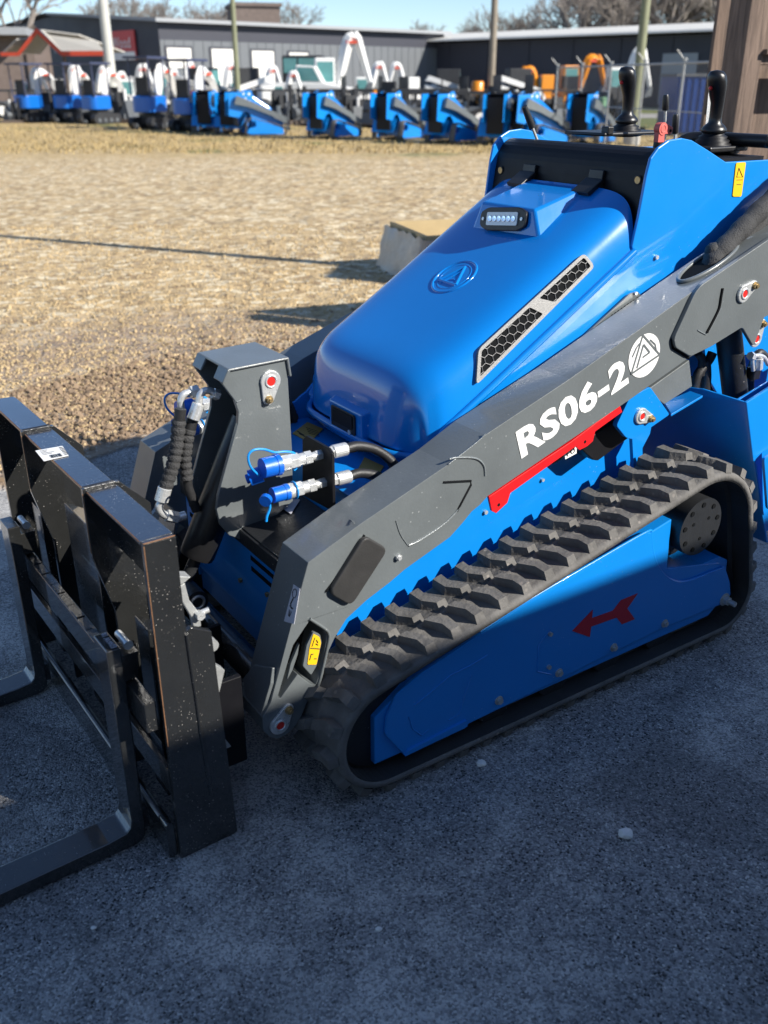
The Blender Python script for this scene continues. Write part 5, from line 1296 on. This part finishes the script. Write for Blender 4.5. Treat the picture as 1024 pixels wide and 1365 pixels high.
exA = excavator('mini_excavator', ('loader_blue', 0, 'white_paint'), boom=((.45,1.15), (.75,2.0), (1.35,1.75), (1.75,1.1)))
for x, y, a, s_, lb in ((45,163,42,1.0,'leftmost blue mini excavator with white boom and dark canopy'), (96,163,48,1.0,'blue mini excavator with dark canopy, second from the left'), (134,165,44,1.0,'blue mini excavator standing in front of the thick pale pole'),
                       (205,172,50,1.05,'blue mini excavator with wide canopy below the red sign'), (258,175,46,1.0,'blue mini excavator in front of the first white door')):
    put(exA, G(x, y), a+18, lb, 'excavator', 'blue mini excavators at the left of the far row', s_*.88)
exW = excavator('white_excavator', ('white_paint', 0, 'white_paint'), False, boom=((.5,1.2), (.95,2.9), (1.35,3.0), (1.9,1.3)))
for x, D, a, s_, lb in ((436,50,8,1.12,'tall white excavator with its boom folded in a high arch'), (484,54,10,.75,'white excavator with low arched boom right of the tallest white one'), (288,50,30,.72,'white excavator in front of the second white door'), (240,50,60,.75,'white excavator half hidden behind the blue ones, below the first white door'),
                        (170,50,20,.7,'white excavator behind the blue ones, right of the pale pole'), (344,52,15,.68,'small white excavator in front of the third white door'), (80,52,20,.7,'white excavator below the pavilion roof'),
                        (822,52,10,.95,'white excavator left of the olive utility pole'), (548,56,200,.75,'small white excavator in front of the left end of the navy wall'),
                        (30,50,35,.65,'small white excavator at the far left, before the brick building'), (118,47,5,.66,'small white excavator just left of the thick pale pole'), (146,51,40,.6,'small white excavator just right of the thick pale pole'), (212,47,15,.62,'small white excavator behind the wide blue canopy'), (312,54,50,.66,'small white excavator between the second and third white doors'), (372,48,0,.6,'small white excavator left of the white truck'), (585,52,20,.6,'small white excavator before the navy wall behind the close pair of loaders')):
    p = W(x, 110, D); put(exW, (p.x, p.y, 0), a, lb, 'excavator', 'white excavators in the yard', s_)
exO = excavator('orange_excavator', ('orange_paint', 0, 'orange_paint'), False, boom=((.5,1.2), (.9,2.5), (1.5,2.5), (1.9,1.3)))
for x, D, a, s_, lb in ((762,54,15,1.0,'bright orange excavator with hooked boom in front of the navy building'), (726,54,190,.8,'orange excavator standing left of the brightest orange one')):
    p = W(x, 110, D); put(exO, (p.x, p.y, 0), a, lb, 'excavator', 'orange excavators', s_)
def trailer():
    e = bpy.data.objects.new('flat_trailer', None); COL.objects.link(e)
    m = MB(); m.box((-2.2,-.95,.55), (2.2,.95,.68)); m.build('deck', 'mid_machine', e)
    m = MB()
    for y in (-.97, .97):
        for x in (-2.1,-1.05,0,1.05,2.1): m.box((x-.03,y-.03,.68), (x+.03,y+.03,1.1))
        m.box((-2.2,y-.04,1.08), (2.2,y+.04,1.16))
    m.box((2.15,-.95,.68), (2.2,.95,1.7)); m.box((-3.4,-.06,.5), (-2.2,.06,.6)); m.build('side_rails', 'dark_machine', e)
    for x in (-.38, .42):
        for y in (-1.08, 1.08):
            m = MB(); m.cyl((x,y-.1,.34), (x,y+.1,.34), .34, 22); w_ = m.build('wheel', 'dark_machine', e)
            m = MB(); m.cyl((x,y-.115,.34), (x,y+.115,.34), .19, 18); m.build('rim', 'white_paint', w_)
    m = MB(); m.box((2.2,-.8,.55), (2.24,-.6,.68)); m.build('tail_light', 'trim_red', e)
    return e
trl = trailer()
for x, D, a, lb in ((440,44,5,'black flat trailer below the tall white excavator'), (520,43,-3,'black flat trailer left of the close pair of loaders'), (585,38,2,'black flat trailer behind the right loader of the pair'), (622,35.5,0,'black trailer with two white wheel rims left of the brown pole'), (700,46,4,'black flat trailer below the orange excavators'),
                    (395,47,8,'black trailer below the teal windows of the white truck'), (10,45,20,'dark trailer parked at the far left edge'), (560,50,8,'black flat trailer farther back against the navy wall'), (480,50,12,'black trailer behind the others, right of the tall white excavator')):
    p = W(x, 110, D); put(trl, (p.x, p.y, 0), a, lb, 'trailer', 'black trailers in the yard')
def skid():
    e = bpy.data.objects.new('skid_steer', None); COL.objects.link(e)
    m = MB(); m.prism([(a, -.6, b) for a, b in rounded([(-1.1,.45), (.6,.4), (.7,1.0), (-.2,1.2), (-1.2,1.35)], .1, 3)], (0,1.2,0)); m.build('body', 'white_paint', e, bevel=.03)
    m = MB(); m.box((-.55,-.45,1.1), (.55,.45,2.05)); c_ = m.build('cab', 'dark_machine', e, bevel=.04); m = MB(); m.box((.552,-.38,1.2), (.56,.38,1.95)); m.build('cab_glass', 'glass_teal', c_)
    for y in (-.72, .60):
        m = MB(); m.prism([(-1.2,y,1.5), (-1.0,y,1.75), (1.0,y,1.15), (1.45,y,.4), (1.3,y,.35), (.9,y,.95), (-1.0,y,1.5)], (0,.12,0)); m.build('lift_arm', 'white_paint', e)
    for x in (-.65, .4):
        for y in (-.72, .72): m = MB(); m.cyl((x,y-.14,.38), (x,y+.14,.38), .38, 18); m.build('wheel', 'dark_machine', e)
    m = MB(); m.prism([(1.35,-.85,.1), (1.95,-.85,.05), (1.4,-.85,.65)], (0,1.7,0)); m.build('bucket', 'mid_machine', e)
    m = MB(); m.box((-1.0,-.612,.9), (-.2,-.602,1.1)); m.build('side_stripe', 'trim_red', e)
    return e
sk_ = skid()
for x, D, a, lb in ((272,47,-20,'white skid steer loader with dark cab left of the thin olive pole'), (328,47,200,'white skid steer loader with dark cab in front of the third white door'), (205,52,-15,'white skid steer loader behind the wide blue excavator canopy'), (598,52,0,'white skid steer loader before the navy wall, left of the brown pole'), (690,50,10,'white skid steer loader right of the brown pole')):
    p = W(x, 110, D); put(sk_, (p.x, p.y, 0), a, lb, 'loader', 'white skid steer loaders in the yard')
def rack(kind):
    e = bpy.data.objects.new('attachment_pallet', None); COL.objects.link(e); rnd = random.Random(kind)
    m = MB(); m.box((-.6,-.5,.08), (.6,.5,.13)); m.box((-.6,-.5,0), (.6,-.4,.08)); m.box((-.6,.4,0), (.6,.5,.08)); m.build('pallet', 'timber_grey', e)
    m = MB()
    for k in range(5): x = rnd.uniform(-.5, .4); h = rnd.uniform(.3, 1.2); m.box((x, -.3, .13), (x+.08, .3, .13+h)); m.tube([(x, 0, .13+h*.5), (x+.3, .1, .13+h*.9), (x+.4, 0, .3)], .05, 6)
    m.build('frame', 'dark_machine', e)
    m = MB(); m.cyl((-.3, -.35, .35), (.35, .3, .40), .16, 14); m.prism([(-.5,-.3,.13), (.0,-.3,.15), (-.4,-.3,.7)], (0, .6, 0)); m.build('drum', 'mid_machine', e)
    m = MB(); m.cbox((.25, 0, .75), (.3, .25, .3)); m.cyl((-.2, 0, .6), (-.2, 0, 1.05), .06, 8); m.build('motor', ('white_paint', 'galv', 'orange_paint')[kind % 3], e)
    return e
rk = [rack(0), rack(1), rack(2)]
where = ['far left beside the brick building', 'below the pavilion', 'behind the second blue excavator', 'behind the pale pole', 'left of the thin olive pole', 'right of the thin olive pole', 'below the fourth white door', 'below the white truck', 'left of the loader standing apart', 'right of the loader standing apart', 'under the tall white excavator', 'left of the close pair of loaders', 'between the close pair of loaders', 'right of the close pair of loaders', 'left of the brown pole', 'right of the brown pole', 'below the left orange excavator', 'below the bright orange excavator', 'behind the last blue loader', 'behind the chain link fence']
for i, wn_ in enumerate(where):
    x = (14, 68, 112, 158, 276, 330, 378, 400, 418, 474, 462, 506, 566, 634, 644, 690, 738, 760, 800, 830)[i]; D = (40, 41, 42, 40, 41, 39, 40, 38.5, 37, 38, 41, 36, 35, 36, 39, 37, 38, 41, 36, 33)[i]
    p = W(x, 110, D); put(rk[i % 3], (p.x, p.y, 0), (i*53) % 180, 'small dark attachment on a pallet in the yard '+wn_, 'attachment', 'attachments on pallets in the yard', .8+.12*(i % 4))
# white truck
p = W(405, 110, 50); tk_ = empty('white_truck', (p.x, p.y, 0), R(-6), 'white truck with teal windows in front of the fourth white door', 'truck')
m = MB(); m.prism([(-2.4,-.95,.55), (2.3,-.95,.55), (2.4,-.95,1.2), (1.2,-.95,1.4), (-.2,-.95,1.45), (-2.4,-.95,1.4)], (0,1.9,0)); m.build('body', 'white_paint', tk_, bevel=.05)
m = MB(); m.prism([(-.3,-.88,1.42), (1.1,-.88,1.42), (.7,-.88,2.15), (-.2,-.88,2.2)], (0,1.76,0)); c_ = m.build('cab', 'white_paint', tk_, bevel=.04)
m = MB(); m.prism([(-.2,-.895,1.5), (.95,-.895,1.5), (.62,-.895,2.08), (-.12,-.895,2.1)], (0,-.01,0)); m.build('cab_glass', 'glass_teal', c_)
for x in (-1.5, 1.5):
    for y in (-.9, .9): m = MB(); m.cyl((x,y-.12,.4), (x,y+.12,.4), .4, 18); m.build('wheel', 'dark_machine', tk_)
p = W(384, 90, 56); gh_ = empty('service_van', (p.x, p.y, 0), R(-4), 'tall vehicle with teal glass right in front of the fourth white door', 'van')
m = MB(); m.box((-.2,-.8,.5), (2.0,.8,2.75)); m.build('body', 'dark_machine', gh_, bevel=.1); m = MB(); m.box((-.1,-.82,1.9), (.6,-.805,2.6)); m.box((.7,-.82,1.9), (1.8,-.805,2.6)); m.build('windows', 'glass_teal', gh_)
m = MB()
for x in (.2, 1.6):
    for y in (-.75,.75): m.cyl((x,y-.1,.35), (x,y+.1,.35), .35, 14)
m.build('wheel', 'dark_machine', gh_)
# containers, boxes, barrel
p = W(903, 112, 30); ct = empty('blue_container', (p.x, p.y, 0), R(-4), 'faded blue container behind the chain link fence', 'container')
m = MB(); m.box((0,0,.1), (3.2,2.4,1.62))
for k in range(16): m.box((.08+k*.2,-.03,.15), (.16+k*.2,-.002,1.58))
m.build('body', 'loader_navy', ct); m = MB(); m.box((-.05,-.06,1.62), (3.25,2.46,1.70)); m.build('roof', 'mid_machine', ct); m = MB(); m.box((0,0,0), (3.2,2.4,.1)); m.build('base', 'dark_machine', ct)
p = G(805, 172); gb2 = empty('utility_box', (p.x, p.y, 0), R(10), 'pale green utility box beside the last blue loader', 'utility box')
m = MB(); m.box((-.2,-.2,.0), (.2,.2,.95)); m.build('cabinet', 'green_box', gb2, bevel=.02); m = MB(); m.box((-.22,-.22,.95), (.22,.22,1.0)); m.build('lid', 'green_box', gb2)
p = W(637, 110, 42); cn = empty('orange_barrel', (p.x, p.y, .0), 0, 'orange barrel left of the brown timber utility pole', 'barrel')
m = MB(); m.lathe([(.28,.0), (.30,.05), (.25,.9), (.26,1.45), (.2,1.5)], Matrix(), 16); m.build('body', 'orange_paint', cn); m = MB(); m.cyl((0,0,.5), (0,0,.7), .285, 16); m.build('band', 'white_paint', cn)
# chain link fence
f0 = W(742, 112, 30); f1 = W(972, 112, 20); fd = Vector((f1.x-f0.x, f1.y-f0.y, 0)); FL = fd.length; fa_ = math.atan2(fd.y, fd.x)
fe = empty('chain_link_fence', (f0.x, f0.y, 0), fa_, 'grey chain link fence with steel posts behind the joysticks', 'fence')
for k in range(6): m = MB(); m.cyl((FL*k/5, 0, 0), (FL*k/5, 0, 1.9), .028, 10); m.cyl((FL*k/5, 0, 1.9), (FL*k/5, 0, 1.95), .05, 10); m.tube([(FL*k/5, 0, 1.9), (FL*k/5+.0, -.2, 2.1)], .014, 6); m.build('fence_post', 'galv', fe)
m = MB(); m.cyl((0,0,1.85), (FL,0,1.85), .022, 8); m.cyl((0,0,.9), (FL,0,.9), .012, 6); m.build('rail', 'galv', fe)
m = MB(); n = int(FL/.13); 
for k in range(-14, n):
    for s_ in (1, -1):
        a = k*.13; x0, z0, x1, z1 = (a, .05, a+1.8, 1.85) if s_ > 0 else (a, 1.85, a+1.8, .05)
        if x0 < 0: f = -x0/1.8; z0 += (z1-z0)*f; x0 = 0
        if x1 > FL: f = (x1-FL)/1.8; z1 -= (z1-z0)*f*(1 if 1 else 0); x1 = FL
        if x1 > x0: m.tube([(x0, s_*.004, z0), (x1, s_*.004, z1)], .0028, 3, False, False)
m.build('wire_mesh', 'galv', fe)
# grass and low wall behind the fence
mat('green_grass', (.13, .15, .035), .9, var=.4, scale=3, bump=1., bscale=20)
m = MB(); gp_ = [G(560+180, 172), G(1150, 172), G(1150, 134), G(740, 134)]; m.add([(q.x, q.y, .012) for q in gp_], [(0,1,2,3)]); struct(m.build('grass_verge', 'green_grass'))
m = MB(); gp_ = [G(700, 158), G(1150, 158), G(1150, 152), G(700, 152)]; m.add([(q.x, q.y, .02) for q in gp_], [(0,1,2,3)]); mat('far_road', (.33, .31, .28), .9); struct(m.build('far_road', 'far_road'))
# dry grass tufts of the strip in front of the row
random.seed(90); m = MB()
for i in range(9000):
    q = G(random.uniform(-30, 1000), random.uniform(167, 205)); h = random.uniform(.03, .10); a = random.random()*6; b = random.uniform(.01, .03)
    m.add([(q.x-b*math.cos(a), q.y-b*math.sin(a), 0), (q.x+b*math.cos(a), q.y+b*math.sin(a), 0), (q.x+random.uniform(-.05,.05), q.y+random.uniform(-.05,.05), h)], [(0,1,2)])
mat('dry_grass', (.40, .30, .14), .9, var=.4, scale=2); struct(m.build('dry_grass', 'dry_grass'), 'stuff')
for o in scene.objects:                                 # a part carries no category
    if o.parent and 'category' in o: del o['category']
